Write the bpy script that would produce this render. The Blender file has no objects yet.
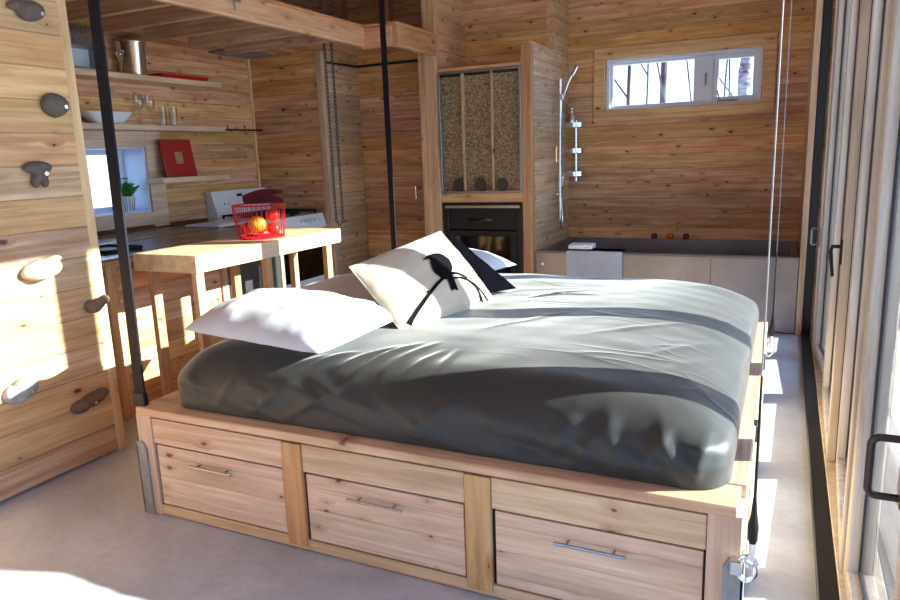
import bpy, bmesh, math, random
from mathutils import Vector, Matrix, noise
random.seed(7)
PI = math.pi
scn = bpy.context.scene
COL = scn.collection

# ------------------------------------------------------------------ materials
def new_mat(name):
    m = bpy.data.materials.new(name); m.use_nodes = True
    nt = m.node_tree; nt.nodes.clear()
    out = nt.nodes.new('ShaderNodeOutputMaterial')
    return m, nt, out

def lin(r, g, b):
    f = lambda c: (c/255/12.92) if c/255 <= .04045 else ((c/255+.055)/1.055)**2.4
    return (f(r), f(g), f(b), 1)

class NT:
    def __init__(s, nt): s.nt = nt
    def n(s, t, **kw):
        o = s.nt.nodes.new(t)
        for k, v in kw.items(): setattr(o, k, v)
        return o
    def l(s, a, b): s.nt.links.new(a, b)
    def put(s, sock, v):
        if isinstance(v, bpy.types.NodeSocket): s.l(v, sock)
        else: sock.default_value = v
    def math(s, op, a, b=None, c=None, clamp=False):
        o = s.n('ShaderNodeMath', operation=op); o.use_clamp = clamp
        s.put(o.inputs[0], a)
        if b is not None: s.put(o.inputs[1], b)
        if c is not None: s.put(o.inputs[2], c)
        return o.outputs[0]
    def mix(s, f, a, b, blend='MIX'):
        o = s.n('ShaderNodeMix', data_type='RGBA', blend_type=blend)
        s.put(o.inputs[0], f); s.put(o.inputs[6], a); s.put(o.inputs[7], b)
        return o.outputs[2]
    def rng(s, v, a, b, c, d, smooth=False):
        o = s.n('ShaderNodeMapRange'); o.clamp = True
        if smooth: o.interpolation_type = 'SMOOTHSTEP'
        s.put(o.inputs[0], v)
        for i, x in enumerate((a, b, c, d)): s.put(o.inputs[i+1], x)
        return o.outputs[0]
    def comb(s, x, y, z):
        o = s.n('ShaderNodeCombineXYZ')
        for i, v in enumerate((x, y, z)): s.put(o.inputs[i], v)
        return o.outputs[0]
    def noise(s, vec, scale, detail=3, rough=.5, dist=0):
        o = s.n('ShaderNodeTexNoise')
        s.put(o.inputs['Vector'], vec); o.inputs['Scale'].default_value = scale
        o.inputs['Detail'].default_value = detail; o.inputs['Roughness'].default_value = rough
        o.inputs['Distortion'].default_value = dist
        return o.outputs['Fac']
    def ramp(s, f, stops):
        o = s.n('ShaderNodeValToRGB'); e = o.color_ramp.elements
        while len(e) < len(stops): e.new(.5)
        for x, (p, c) in zip(e, stops): x.position = p; x.color = c
        s.l(f, o.inputs[0]); return o.outputs[0]
    def bump(s, h, strength=.3, dist=.01):
        o = s.n('ShaderNodeBump'); o.inputs['Strength'].default_value = strength
        o.inputs['Distance'].default_value = dist; s.l(h, o.inputs['Height']); return o.outputs[0]
    def bsdf(s, out, color, rough=.5, metal=0, normal=None, **kw):
        p = s.n('ShaderNodeBsdfPrincipled')
        s.put(p.inputs['Base Color'], color); s.put(p.inputs['Roughness'], rough); s.put(p.inputs['Metallic'], metal)
        if normal is not None: s.l(normal, p.inputs['Normal'])
        for k, v in kw.items(): s.put(p.inputs[k.replace('_', ' ')], v)
        s.l(p.outputs[0], out.inputs[0]); return p

def wood(name, dark, mid, light, axis=0, stack=2, ph=None, knots=.5, rough=.55, seed=0., knot_col=(60, 32, 16), var=.22, ks=5.0, seam_k=.42):
    """cedar boards: the grain runs along `axis`, boards of height `ph` are laid along `stack`"""
    m, nt, out = new_mat(name); N = NT(nt)
    tc = N.n('ShaderNodeTexCoord'); sp = N.n('ShaderNodeSeparateXYZ'); N.l(tc.outputs['Object'], sp.inputs[0])
    other = 3 - axis - stack
    A, S, O = sp.outputs[axis], sp.outputs[stack], sp.outputs[other]
    if ph:
        v = N.math('DIVIDE', S, ph); idn = N.math('FLOOR', v); fr = N.math('FRACT', v)
    else:
        idn = N.n('ShaderNodeObjectInfo').outputs['Random']; fr = None
        idn = N.math('MULTIPLY', idn, 31.0)
    wn = N.n('ShaderNodeTexWhiteNoise', noise_dimensions='1D'); N.l(N.math('ADD', idn, seed+.37), wn.inputs['W'])
    rv = wn.outputs['Value']
    csep = N.n('ShaderNodeSeparateColor'); N.l(wn.outputs['Color'], csep.inputs[0])
    ua = N.math('MULTIPLY_ADD', rv, 9.7, A)
    ss = N.math('MULTIPLY_ADD', csep.outputs[1], 3.3, S)
    # knots
    vo = N.n('ShaderNodeTexVoronoi', voronoi_dimensions='2D')
    wob = N.noise(N.comb(A, S, O), 40, 1)
    sk = N.math('MULTIPLY_ADD', wob, .012, ss)
    N.l(N.comb(N.math('MULTIPLY', N.math('MULTIPLY_ADD', sk, -.8, ua), ks*.8), N.math('MULTIPLY', N.math('MULTIPLY_ADD', ua, .18, sk), ks*1.6), 0.0), vo.inputs['Vector'])
    vo.inputs['Scale'].default_value = 1.0
    d = vo.outputs['Distance']
    vs = N.n('ShaderNodeSeparateColor'); N.l(vo.outputs['Color'], vs.inputs[0])
    gate = N.math('LESS_THAN', vs.outputs[0], knots)
    rad = N.math('MULTIPLY_ADD', N.math('POWER', vs.outputs[1], 2.0), .075, .028)
    kn = N.math('MULTIPLY', N.rng(d, N.math('MULTIPLY', rad, .55), N.math('MULTIPLY', rad, 1.3), 1, 0, True), gate)
    halo = N.math('MULTIPLY', N.rng(d, .03, .3, 1, 0, True), gate)
    sw = N.math('MULTIPLY_ADD', halo, .022, ss)
    g1 = N.noise(N.comb(N.math('MULTIPLY', ua, 1.1), N.math('MULTIPLY', sw, 24), N.math('MULTIPLY', O, 24)), 1.6, 6, .62, .5)
    g2 = N.noise(N.comb(N.math('MULTIPLY', ua, 3.0), N.math('MULTIPLY', sw, 130), N.math('MULTIPLY', O, 130)), 1.0, 2, .6, .2)
    g = N.math('ADD', N.math('MULTIPLY', g1, .78), N.math('MULTIPLY', g2, .22))
    col = N.ramp(g, [(.34, lin(*dark)), (.49, lin(*mid)), (.63, lin(*light))])
    col = N.mix(N.rng(rv, 0, 1, 0, .4), col, lin(*light))
    bl = N.noise(N.comb(N.math('MULTIPLY', ua, 1.7), N.math('MULTIPLY', sw, 9), N.math('MULTIPLY', O, 9)), 1.0, 3, .6, .3)
    col = N.mix(N.rng(bl, .5, .72, 0, .55), col, lin(*(c*.86 for c in dark)))
    hsv = N.n('ShaderNodeHueSaturation')
    N.put(hsv.inputs['Hue'], N.rng(csep.outputs[2], 0, 1, .487, .507))
    N.put(hsv.inputs['Saturation'], N.rng(csep.outputs[0], 0, 1, .86, 1.14))
    N.put(hsv.inputs['Value'], N.rng(csep.outputs[1], 0, 1, 1-var, 1+var*.6)); N.l(col, hsv.inputs['Color'])
    col = hsv.outputs[0]
    col = N.mix(N.math('MULTIPLY', halo, .35), col, lin(150, 92, 48))
    col = N.mix(N.math('MULTIPLY', kn, .9), col, lin(*knot_col))
    h = N.math('MULTIPLY', g, .25)
    if fr is not None:
        e = N.math('MINIMUM', fr, N.math('SUBTRACT', 1.0, fr))
        seam = N.rng(e, .0016/ph, .0042/ph, 1, 0, True)
        col = N.mix(N.math('MULTIPLY', seam, seam_k), col, lin(70, 40, 22))
        h = N.math('SUBTRACT', h, N.math('MULTIPLY', seam, .8))
    N.bsdf(out, col, N.rng(g, .3, .7, rough+.1, rough-.08), 0, N.bump(h, .35, .006))
    return m

def plain(name, rgb, rough=.5, metal=0, nz=0, nscale=40, bump=0, **kw):
    m, nt, out = new_mat(name); N = NT(nt)
    tc = N.n('ShaderNodeTexCoord')
    f = N.noise(tc.outputs['Object'], nscale, 3)
    a = lin(*rgb)
    lo = tuple(c*(1-nz) for c in a[:3])+(1,); hi = tuple(min(1, c*(1+nz)) for c in a[:3])+(1,)
    col = N.ramp(f, [(.3, lo), (.7, hi)])
    N.bsdf(out, col, rough, metal, N.bump(f, bump, .004) if bump else None, **kw)
    return m

def fabric(name, rgb, rough=.8, weave=900, bump=.15, sheen=.2, wr=0, var=.06, **kw):
    m, nt, out = new_mat(name); N = NT(nt)
    tc = N.n('ShaderNodeTexCoord')
    f = N.noise(tc.outputs['Object'], weave, 1)
    f2 = N.noise(tc.outputs['Object'], 9, 4)
    a = lin(*rgb)
    col = N.ramp(f2, [(.3, tuple(c*(1-var) for c in a[:3])+(1,)), (.7, tuple(min(1, c*(1+var)) for c in a[:3])+(1,))])
    h = N.math('ADD', N.math('MULTIPLY', f, .15), N.math('MULTIPLY', f2, wr))
    N.bsdf(out, col, rough, 0, N.bump(h, bump, .01), Sheen_Weight=sheen, **kw)
    return m

def thin_glass(name, tint=(1, 1, 1, 1), ior=1.5, boost=1.0):
    m, nt, out = new_mat(name); N = NT(nt)
    fr = N.n('ShaderNodeFresnel'); ge = N.n('ShaderNodeNewGeometry')
    N.l(N.math('MULTIPLY_ADD', ge.outputs['Backfacing'], 1/ior-ior, ior), fr.inputs['IOR'])
    f = N.math('MULTIPLY', fr.outputs[0], boost, clamp=True)
    t = N.n('ShaderNodeBsdfTransparent'); t.inputs[0].default_value = tint
    g = N.n('ShaderNodeBsdfGlossy'); g.inputs['Roughness'].default_value = .0
    mx = N.n('ShaderNodeMixShader'); N.l(f, mx.inputs[0]); N.l(t.outputs[0], mx.inputs[1]); N.l(g.outputs[0], mx.inputs[2])
    N.l(mx.outputs[0], out.inputs[0]); return m

CW = dict(dark=(158, 104, 60), mid=(204, 150, 98), light=(228, 186, 138))
M = {}
M['wall_x'] = wood('cedar_wall_x', **CW, axis=0, stack=2, ph=.128, knots=.55, ks=6, var=.26, seed=3)
M['wall_y'] = wood('cedar_wall_y', **CW, axis=1, stack=2, ph=.128, knots=.55, ks=6, var=.26, seed=11)
M['climb'] = wood('cedar_climbing', dark=(168, 120, 76), mid=(204, 158, 110), light=(226, 190, 146), axis=1, stack=2, ph=.135, knots=.42, seed=21)
M['wall_yk'] = wood('cedar_kitchen', dark=(166, 112, 70), mid=(206, 156, 108), light=(228, 190, 146), axis=1, stack=2, ph=.115, knots=.55, ks=6, var=.26, seed=31)
M['pale_y'] = wood('pale_cedar_y', dark=(176, 134, 96), mid=(204, 166, 126), light=(222, 192, 156), axis=1, stack=2, ph=.128, knots=.5, ks=6, seed=41)
M['pale_board'] = wood('pale_board', dark=(196, 160, 124), mid=(216, 186, 152), light=(230, 206, 178), axis=1, stack=2, knots=0, var=.05)
M['pale_board_x'] = wood('pale_board_x', dark=(176, 126, 78), mid=(212, 164, 112), light=(230, 192, 144), axis=0, stack=2, knots=.3, var=.05)
M['bx'] = wood('board_x', dark=(166, 120, 78), mid=(200, 156, 110), light=(222, 184, 144), axis=0, stack=2, knots=.3)
M['by'] = wood('board_y', dark=(166, 120, 78), mid=(200, 156, 110), light=(222, 184, 144), axis=1, stack=2, knots=.3)
M['bz'] = wood('board_z', dark=(158, 112, 70), mid=(192, 146, 100), light=(214, 172, 130), axis=2, stack=0, knots=.25)
M['bed_x'] = wood('bed_pine_x', dark=(192, 156, 120), mid=(214, 184, 150), light=(230, 206, 178), axis=0, stack=2, knots=.36, knot_col=(112, 62, 34), var=.1)
M['bed_rail'] = wood('bed_rail_x', dark=(184, 142, 102), mid=(208, 172, 132), light=(226, 198, 162), axis=0, stack=2, knots=.3, knot_col=(112, 62, 34), var=.1)
M['bed_y'] = wood('bed_pine_y', dark=(184, 144, 106), mid=(208, 172, 134), light=(226, 198, 162), axis=1, stack=2, knots=.3, knot_col=(112, 62, 34), var=.1)
M['bed_z'] = wood('bed_pine_z', dark=(172, 120, 70), mid=(200, 150, 94), light=(216, 174, 122), axis=2, stack=0, knots=.25, knot_col=(112, 62, 34), var=.08)
M['bed_post'] = wood('bed_post_z', dark=(182, 146, 118), mid=(206, 174, 146), light=(222, 196, 172), axis=2, stack=0, knots=.1, var=.08)
M['drawer'] = wood('drawer_pine', dark=(190, 152, 122), mid=(212, 178, 150), light=(228, 202, 176), axis=0, stack=2, ph=.0825, knots=.5, knot_col=(104, 60, 36), var=.05, ks=6.5, seed=5, seam_k=.14)
M['door_wood'] = wood('door_pale_wood', dark=(172, 154, 138), mid=(194, 180, 166), light=(210, 200, 188), axis=2, stack=1, knots=0, var=.05)
M['table'] = wood('table_wood', dark=(196, 158, 118), mid=(220, 188, 148), light=(236, 212, 180), axis=1, stack=0, knots=.15, var=.06)
M['worktop'] = wood('dark_worktop', dark=(66, 46, 34), mid=(92, 66, 50), light=(116, 88, 70), axis=1, stack=0, knots=0, rough=.25, var=.05)
M['black'] = plain('black_steel', (18, 18, 20), .45, .3)
M['webbing'] = fabric('black_webbing', (11, 13, 26), .6, 500, .2, 0, Specular_IOR_Level=.25)
M['dark_bronze'] = plain('dark_bronze', (72, 62, 58), .45, .5)
M['chrome'] = plain('chrome', (232, 233, 238), .22, 1)
M['steel'] = plain('brushed_steel', (165, 166, 168), .34, 1, .12, 60)
M['greysteel'] = plain('grey_steel_plate', (142, 142, 144), .5, .45, .15, 30)
M['chainlink'] = plain('chain_links', (84, 86, 94), .4, .8)
M['galv'] = plain('galvanised', (150, 152, 155), .38, .9, .1, 80)
M['fridge'] = plain('fridge_grey', (92, 90, 90), .32, .7, .08, 20)
M['white'] = plain('white_enamel', (226, 228, 234), .25)
M['whiteframe'] = plain('white_vinyl', (215, 222, 235), .4)
M['glass'] = thin_glass('pane_glass', (.92, .965, .955, 1))
M['cup'] = thin_glass('cup_glass', (.95, .96, .97, 1), 1.5, 1.6)
M['darkglass'] = plain('oven_dark_glass', (10, 10, 12), .06)
M['gasket'] = plain('gasket', (28, 34, 52), .6)
M['red'] = plain('red_lacquer', (190, 22, 34), .3)
M['redbook'] = plain('red_board', (158, 28, 26), .55, 0, .06)
M['darkred'] = fabric('dark_red_cloth', (110, 16, 30), .8)
M['gold'] = plain('gold_picture', (196, 160, 112), .35, .5, .2, 25)
M['orange'] = plain('orange_peel', (240, 150, 30), .42, 0, .14, 120, .3)
M['fruitred'] = plain('red_fruit', (205, 40, 24), .35, 0, .15, 14)
M['leaf'] = plain('leaf_green', (52, 120, 36), .4, 0, .35, 30)
M['soil'] = plain('soil', (40, 30, 24), .9)
M['wax_purple'] = plain('purple_wax', (74, 20, 38), .4)
M['wax_orange'] = plain('orange_wax', (222, 104, 18), .4)
M['wax_red'] = plain('dark_red_wax', (96, 16, 26), .4)
M['towel'] = fabric('white_towel', (244, 245, 250), .95, 300, .6, .5)
M['pillow'] = fabric('white_cotton', (200, 203, 210), .85, 500, .25, .1, .6, .02)
M['linen'] = fabric('beige_linen', (192, 176, 152), .9, 420, .35, .2, .4)
M['print'] = plain('black_print', (14, 13, 15), .9, Specular_IOR_Level=.08)
M['blackcush'] = fabric('black_chenille', (10, 10, 14), 1.0, 160, .9, 0, Specular_IOR_Level=0)
M['stone'] = plain('grey_resin', (98, 88, 82), .75, 0, .12, 60, .4)
M['stone_cream'] = plain('cream_resin', (188, 168, 138), .75, 0, .12, 40, .4)
M['stone_grey'] = plain('pale_grey_resin', (150, 146, 146), .75, 0, .12, 40, .4)
M['stone_brown'] = plain('brown_resin', (112, 88, 72), .75, 0, .2, 40, .4)
M['soffit'] = wood('soffit_wood', **CW, axis=1, stack=0, ph=.14, knots=.3, seed=8)

def mk_duvet():
    m, nt, out = new_mat('charcoal_sateen'); N = NT(nt)
    tc = N.n('ShaderNodeTexCoord')
    f = N.noise(tc.outputs['Object'], 4.0, 3, .5, .4); f3 = N.noise(tc.outputs['Object'], 700, 1)
    col = N.ramp(f, [(.3, lin(50, 50, 48)), (.7, lin(57, 57, 55))])
    mp = N.n('ShaderNodeMapping'); N.l(tc.outputs['Object'], mp.inputs[0]); mp.inputs['Rotation'].default_value = (0, 0, -.9); mp.inputs['Scale'].default_value = (1.0, 3.2, 2.0)
    w1 = N.noise(mp.outputs[0], 1.9, 1, .4, .7)
    rid = N.math('POWER', N.math('SUBTRACT', 1.0, N.math('ABSOLUTE', N.math('MULTIPLY_ADD', w1, 2.0, -1.0))), 14.0)
    gate = N.rng(N.noise(tc.outputs['Object'], 1.7, 1), .48, .66, 0, 1, True)
    h = N.math('ADD', N.math('MULTIPLY', f, .35), N.math('MULTIPLY', f3, .02))
    h = N.math('ADD', h, N.math('MULTIPLY', N.math('MULTIPLY', rid, gate), .4))
    N.bsdf(out, col, .5, 0, N.bump(h, .4, .02), Sheen_Weight=.75, Sheen_Roughness=.3, Sheen_Tint=(1, .98, .93, 1), Specular_IOR_Level=.4)
    return m
M['duvet'] = mk_duvet()

def mk_concrete():
    m, nt, out = new_mat('polished_concrete'); N = NT(nt)
    tc = N.n('ShaderNodeTexCoord')
    a = N.noise(tc.outputs['Object'], 1.6, 6, .6, .6); b = N.noise(tc.outputs['Object'], 28, 5, .7); c = N.noise(tc.outputs['Object'], 7, 4, .6, 1.2)
    col = N.ramp(a, [(.3, lin(154, 158, 168)), (.55, lin(182, 187, 197)), (.75, lin(202, 207, 216))])
    col = N.mix(N.rng(b, .35, .7, .0, .22), col, lin(120, 110, 106))
    col = N.mix(N.rng(c, .62, .8, 0, .35), col, lin(138, 108, 92))
    N.bsdf(out, col, N.rng(a, .3, .7, .42, .6), 0, N.bump(b, .12, .004))
    return m
M['concrete'] = mk_concrete()

def mk_pellets():
    m, nt, out = new_mat('wood_chip_fill'); N = NT(nt)
    tc = N.n('ShaderNodeTexCoord')
    v = N.n('ShaderNodeTexVoronoi'); N.l(tc.outputs['Object'], v.inputs['Vector']); v.inputs['Scale'].default_value = 85
    s = N.n('ShaderNodeSeparateColor'); N.l(v.outputs['Color'], s.inputs[0])
    col = N.ramp(s.outputs[0], [(0, lin(140, 100, 74)), (.5, lin(186, 142, 108)), (1, lin(214, 178, 144))])
    col = N.mix(N.rng(v.outputs['Distance'], .5, .9, 0, .6), col, lin(60, 38, 26))
    N.bsdf(out, col, .8, 0, N.bump(v.outputs['Distance'], .6, .01)); return m
M['pellets'] = mk_pellets()

def mk_tub():
    m, nt, out = new_mat('bronze_tub_metal'); N = NT(nt)
    tc = N.n('ShaderNodeTexCoord')
    a = N.noise(tc.outputs['Object'], 2.5, 4, .5, .5); b = N.noise(tc.outputs['Object'], 300, 2)
    col = N.ramp(a, [(.3, lin(138, 126, 122)), (.7, lin(164, 152, 148))])
    N.bsdf(out, col, N.rng(b, .3, .7, .26, .36), .6); return m
M['tub'] = mk_tub()

def mk_snow():
    m, nt, out = new_mat('snow'); N = NT(nt)
    tc = N.n('ShaderNodeTexCoord'); a = N.noise(tc.outputs['Object'], .8, 5)
    N.bsdf(out, N.ramp(a, [(.3, lin(226, 232, 240)), (.7, lin(242, 246, 250))]), .9, 0, N.bump(a, .4, .1)); return m
M['snow'] = mk_snow()

def mk_bark(name, a, b, sc):
    m, nt, out = new_mat(name); N = NT(nt)
    tc = N.n('ShaderNodeTexCoord'); sp = N.n('ShaderNodeSeparateXYZ'); N.l(tc.outputs['Object'], sp.inputs[0])
    f = N.noise(N.comb(sp.outputs[0], sp.outputs[1], N.math('MULTIPLY', sp.outputs[2], sc)), 9, 4)
    N.bsdf(out, N.ramp(f, [(.38, lin(*a)), (.6, lin(*b))]), .9); return m
M['bark'] = mk_bark('dark_bark', (40, 32, 34), (84, 72, 72), .4)
M['birch'] = mk_bark('pale_bark', (64, 58, 66), (150, 146, 158), 2.5)

# ------------------------------------------------------------------ mesh builder (world coordinates)
class MB:
    def __init__(s): s.bm = bmesh.new()
    def _xf(s, vs, mat):
        if mat is not None: bmesh.ops.transform(s.bm, matrix=mat, verts=vs)
    def box(s, x0, x1, y0, y1, z0, z1, bev=0, mat=None, seg=1):
        t = bmesh.new()
        bmesh.ops.create_cube(t, size=1)
        for v in t.verts:
            v.co = Vector(((x0+x1)/2+v.co.x*(x1-x0), (y0+y1)/2+v.co.y*(y1-y0), (z0+z1)/2+v.co.z*(z1-z0)))
        if bev: bmesh.ops.bevel(t, geom=t.edges[:], offset=bev, segments=seg, affect='EDGES', profile=.5)
        s.merge(t, mat); return s
    def merge(s, t, mat=None):
        if mat is not None: bmesh.ops.transform(t, matrix=mat, verts=t.verts[:])
        mp = {v: s.bm.verts.new(v.co) for v in t.verts}
        for f in t.faces:
            try: s.bm.faces.new([mp[v] for v in f.verts])
            except ValueError: pass
        t.free()
    def tube(s, pts, r, n=8, cap=True):
        pts = [Vector(p) for p in pts]; rs = r if isinstance(r, (list, tuple)) else [r]*len(pts)
        rings = []; up = None
        for i, p in enumerate(pts):
            a = pts[max(i-1, 0)]; b = pts[min(i+1, len(pts)-1)]
            d = (b-a).normalized()
            if up is None:
                up = Vector((0, 0, 1)) if abs(d.z) < .9 else Vector((1, 0, 0))
            x = (up - d*up.dot(d))
            if x.length < 1e-6: x = d.orthogonal()
            x.normalize(); y = d.cross(x); up = x
            rings.append([s.bm.verts.new(p+(x*math.cos(2*PI*k/n)+y*math.sin(2*PI*k/n))*rs[i]) for k in range(n)])
        for a, b in zip(rings, rings[1:]):
            for k in range(n): s.bm.faces.new([a[k], a[(k+1) % n], b[(k+1) % n], b[k]])
        if cap:
            s.bm.faces.new(rings[0][::-1]); s.bm.faces.new(rings[-1])
        return s
    def ring(s, c, R, r, axis=2, n=24, m=6):
        vs = []
        for i in range(n):
            a = 2*PI*i/n; row = []
            for j in range(m):
                b = 2*PI*j/m; q = [math.cos(a)*(R+r*math.cos(b)), math.sin(a)*(R+r*math.cos(b)), r*math.sin(b)]
                if axis == 0: q = [q[2], q[0], q[1]]
                elif axis == 1: q = [q[0], q[2], q[1]]
                row.append(s.bm.verts.new(Vector(c)+Vector(q)))
            vs.append(row)
        for i in range(n):
            for j in range(m):
                s.bm.faces.new([vs[i][j], vs[(i+1) % n][j], vs[(i+1) % n][(j+1) % m], vs[i][(j+1) % m]])
        return s
    def lathe(s, prof, c, n=24, mat=None):
        t = bmesh.new(); rows = []
        for r, z in prof:
            rows.append([t.verts.new((c[0]+r*math.cos(2*PI*k/n), c[1]+r*math.sin(2*PI*k/n), c[2]+z)) for k in range(n)])
        for a, b in zip(rows, rows[1:]):
            for k in range(n):
                t.faces.new([a[k], a[(k+1) % n], b[(k+1) % n], b[k]])
        if prof[0][0] > 1e-4: t.faces.new(rows[0][::-1])
        if prof[-1][0] > 1e-4: t.faces.new(rows[-1])
        bmesh.ops.remove_doubles(t, verts=t.verts[:], dist=1e-5)
        s.merge(t, mat); return s
    def ball(s, c, r, sub=3, nz=0, nsc=3, mat=None):
        t = bmesh.new(); bmesh.ops.create_icosphere(t, subdivisions=sub, radius=1)
        R = r if isinstance(r, (tuple, list)) else (r, r, r)
        for v in t.verts:
            k = 1+nz*noise.noise(v.co*nsc+Vector(c)*7)
            v.co = Vector((v.co.x*R[0]*k, v.co.y*R[1]*k, v.co.z*R[2]*k))
        if mat is not None: bmesh.ops.transform(t, matrix=mat, verts=t.verts[:])
        bmesh.ops.translate(t, vec=Vector(c), verts=t.verts[:])
        s.merge(t); return s
    def prism(s, poly, axis, a, b, bev=0):
        """polygon in the two other axes, extruded from a to b along axis"""
        t = bmesh.new()
        def P(q, w):
            q = list(q); q.insert(axis, w); return q
        lo = [t.verts.new(P(q, a)) for q in poly]; hi = [t.verts.new(P(q, b)) for q in poly]
        n = len(poly)
        t.faces.new(lo[::-1]); t.faces.new(hi)
        for i in range(n): t.faces.new([lo[i], lo[(i+1) % n], hi[(i+1) % n], hi[i]])
        bmesh.ops.recalc_face_normals(t, faces=t.faces[:])
        if bev: bmesh.ops.bevel(t, geom=t.edges[:], offset=bev, segments=1, affect='EDGES')
        s.merge(t); return s
    def build(s, name, mat, parent=None, smooth=35, recalc=True):
        if recalc: bmesh.ops.recalc_face_normals(s.bm, faces=s.bm.faces[:])
        off = Vector((0, 0, 0)); q = parent
        while q is not None: off += q.location; q = q.parent
        if off.length: bmesh.ops.translate(s.bm, vec=-off, verts=s.bm.verts[:])
        me = bpy.data.meshes.new(name); s.bm.to_mesh(me); s.bm.free()
        me.materials.append(M[mat] if isinstance(mat, str) else mat)
        if smooth:
            me.shade_smooth(); me.set_sharp_from_angle(angle=math.radians(smooth))
        o = bpy.data.objects.new(name, me); COL.objects.link(o)
        if parent is not None: o.parent = parent
        return o

def B(*a, **k): return MB().box(*a, **k)
def tag(o, label=None, cat=None, group=None, kind=None):
    if label: o['label'] = label
    if cat: o['category'] = cat
    if group: o['group'] = group
    if kind: o['kind'] = kind
    return o
def thing(name, label, cat, loc, group=None):
    o = bpy.data.objects.new(name, None); COL.objects.link(o); o.location = loc; o.empty_display_size = .05
    return tag(o, label, cat, group)
def struct(name, mb, mat, label=None, smooth=35):
    return tag(mb.build(name, mat, None, smooth), label, None, None, 'structure')
def semp(name, loc, label=None):
    o = bpy.data.objects.new(name, None); COL.objects.link(o); o.location = loc
    return tag(o, label, None, None, 'structure')

M['pale_end'] = wood('pale_end_board', dark=(186, 146, 104), mid=(212, 176, 134), light=(228, 198, 162), axis=2, stack=1, knots=.1)
CAMH = 1.333
H = 3.4
# ------------------------------------------------------------------ setting
struct('floor', B(-4.8, .33, -2, 6.55, -.12, 0), 'concrete', 'grey polished concrete floor with faint brown stains')
struct('ceiling', B(-4.85, .35, -2.1, 6.6, H, H+.12), 'soffit', 'wooden ceiling above the frame')
w = MB()
WX0, WX1, WZ0, WZ1 = -1.484, -.225, 1.66, 2.1
w.box(-4.8, WX0, 6.4, 6.55, 0, H); w.box(WX1, .33, 6.4, 6.55, 0, H); w.box(WX0, WX1, 6.4, 6.55, 0, WZ0); w.box(WX0, WX1, 6.4, 6.55, WZ1, H)
struct('wall_back', w, 'wall_x', 'knotty cedar plank back wall with a high white window')
KY0, KY1, KZ0, KZ1 = 3.0, 4.05, .98, 1.48
w = MB()
w.box(-4.85, -4.55, 1.5, KY0, 0, H); w.box(-4.85, -4.55, KY1, 6.4, 0, H); w.box(-4.85, -4.55, KY0, KY1, 0, KZ0); w.box(-4.85, -4.55, KY0, KY1, KZ1, H)
struct('wall_left', w, 'wall_yk', 'cedar plank kitchen wall with shelves and a deep white window')
struct('wall_climbing', B(-2.9, -2.835, -2, 2.155, .012, H), 'climb', 'cedar plank wall fitted with climbing holds')
struct('trim_1', B(-2.905, -2.832, 2.155, 2.2, 0, H, .003), 'pale_end', 'pale end board of the climbing wall')
struct('wall_left_rear', B(-4.85, -2.9, 1.4, 1.5, 0, H), 'wall_x', 'plank wall closing the kitchen behind the climbing wall')
w = MB()
w.box(-2.9, -2.6, -2.1, -2, 0, H); w.box(-.2, .33, -2.1, -2, 0, H); w.box(-2.6, -.2, -2.1, -2, 0, .15); w.box(-2.6, -.2, -2.1, -2, 2.6, H)
struct('wall_front', w, 'wall_x', 'wall behind the camera with a wide opening added for sky fill')
struct('wall_kitchen', B(-4.55, -3.80, 5.35, 5.42, 0, 2.28), 'wall_x', 'darker cedar wall at the end of the kitchen')
struct('trim_2', B(-3.80, -3.735, 5.335, 5.42, 0, 2.27, .003), 'pale_end', 'upright post where the kitchen wall meets the recess')
struct('trim_22', B(-4.55, -4.53, 5.325, 5.35, .0, 2.28, .002), 'pale_end', 'narrow pale corner strip of the kitchen')
struct('wall_recess_side', B(-3.80, -3.74, 5.42, 5.94, 0, 2.28), 'pale_y', 'pale cedar side wall of the recess')
struct('wall_recess', B(-3.8, -2.7, 5.94, 6.0, 1.575, 2.28), 'wall_x', 'cedar wall above the recess door')
d = semp('door_1', (-3.27, 5.96, 0), 'low plank door at the back of the recess with small steel pull')
B(-3.735, -2.79, 5.93, 5.97, .01, 1.57, .004).build('door_panel', 'wall_x', d)
MB().tube([(-3.155, 5.93, .93), (-3.155, 5.9, .94), (-3.155, 5.9, 1.06), (-3.155, 5.93, 1.07)], .006).build('door_handle', 'chrome', d)
struct('trim_3', MB().tube([(-3.735, 5.42, 2.175), (-3.735, 5.925, 2.185), (-2.79, 5.925, 2.19)], .011, 6), 'black', 'black cord run around the top of the recess')
# chimney column
struct('trim_4', B(-2.79, -2.622, 5.35, 5.42, 0, 2.284, .004), 'bz', 'wide cedar post left of the fireplace')
struct('trim_5', B(-2.74, -2.622, 5.35, 5.42, 2.285, H, .004), 'bz', 'upper cedar post standing above the loft beam')
struct('trim_6', B(-1.90, -1.82, 5.35, 5.42, 0, 2.15, .004), 'bz', 'cedar post right of the fireplace')
struct('wall_chimney_left', B(-2.70, -2.622, 5.42, 5.95, 0, H), 'pale_y', 'cedar side wall above left of the fireplace')
struct('wall_chimney', B(-2.622, -1.88, 5.95, 6.4, 0, H), 'wall_x', 'cedar wall set back above the fireplace')
w = MB(); w.box(-1.88, -1.82, 5.42, 5.95, 0, 2.15); w.box(-1.88, -1.82, 5.95, 6.4, 0, H)
struct('wall_shower', w, 'pale_y', 'cedar side wall carrying the shower rail')
struct('trim_7', B(-1.885, -1.815, 5.36, 5.95, 2.15, 2.162), 'by', 'pale capping strip on the stepped shower wall')
struct('trim_8', B(-2.62, -1.90, 5.36, 5.95, 1.995, 2.02), 'bx', 'cedar ledge over the chip cabinet')
struct('trim_9', B(-2.62, -1.90, 5.355, 5.42, .945, 1.02, .003), 'bx', 'cedar rail between fireplace and chip cabinet')
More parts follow.
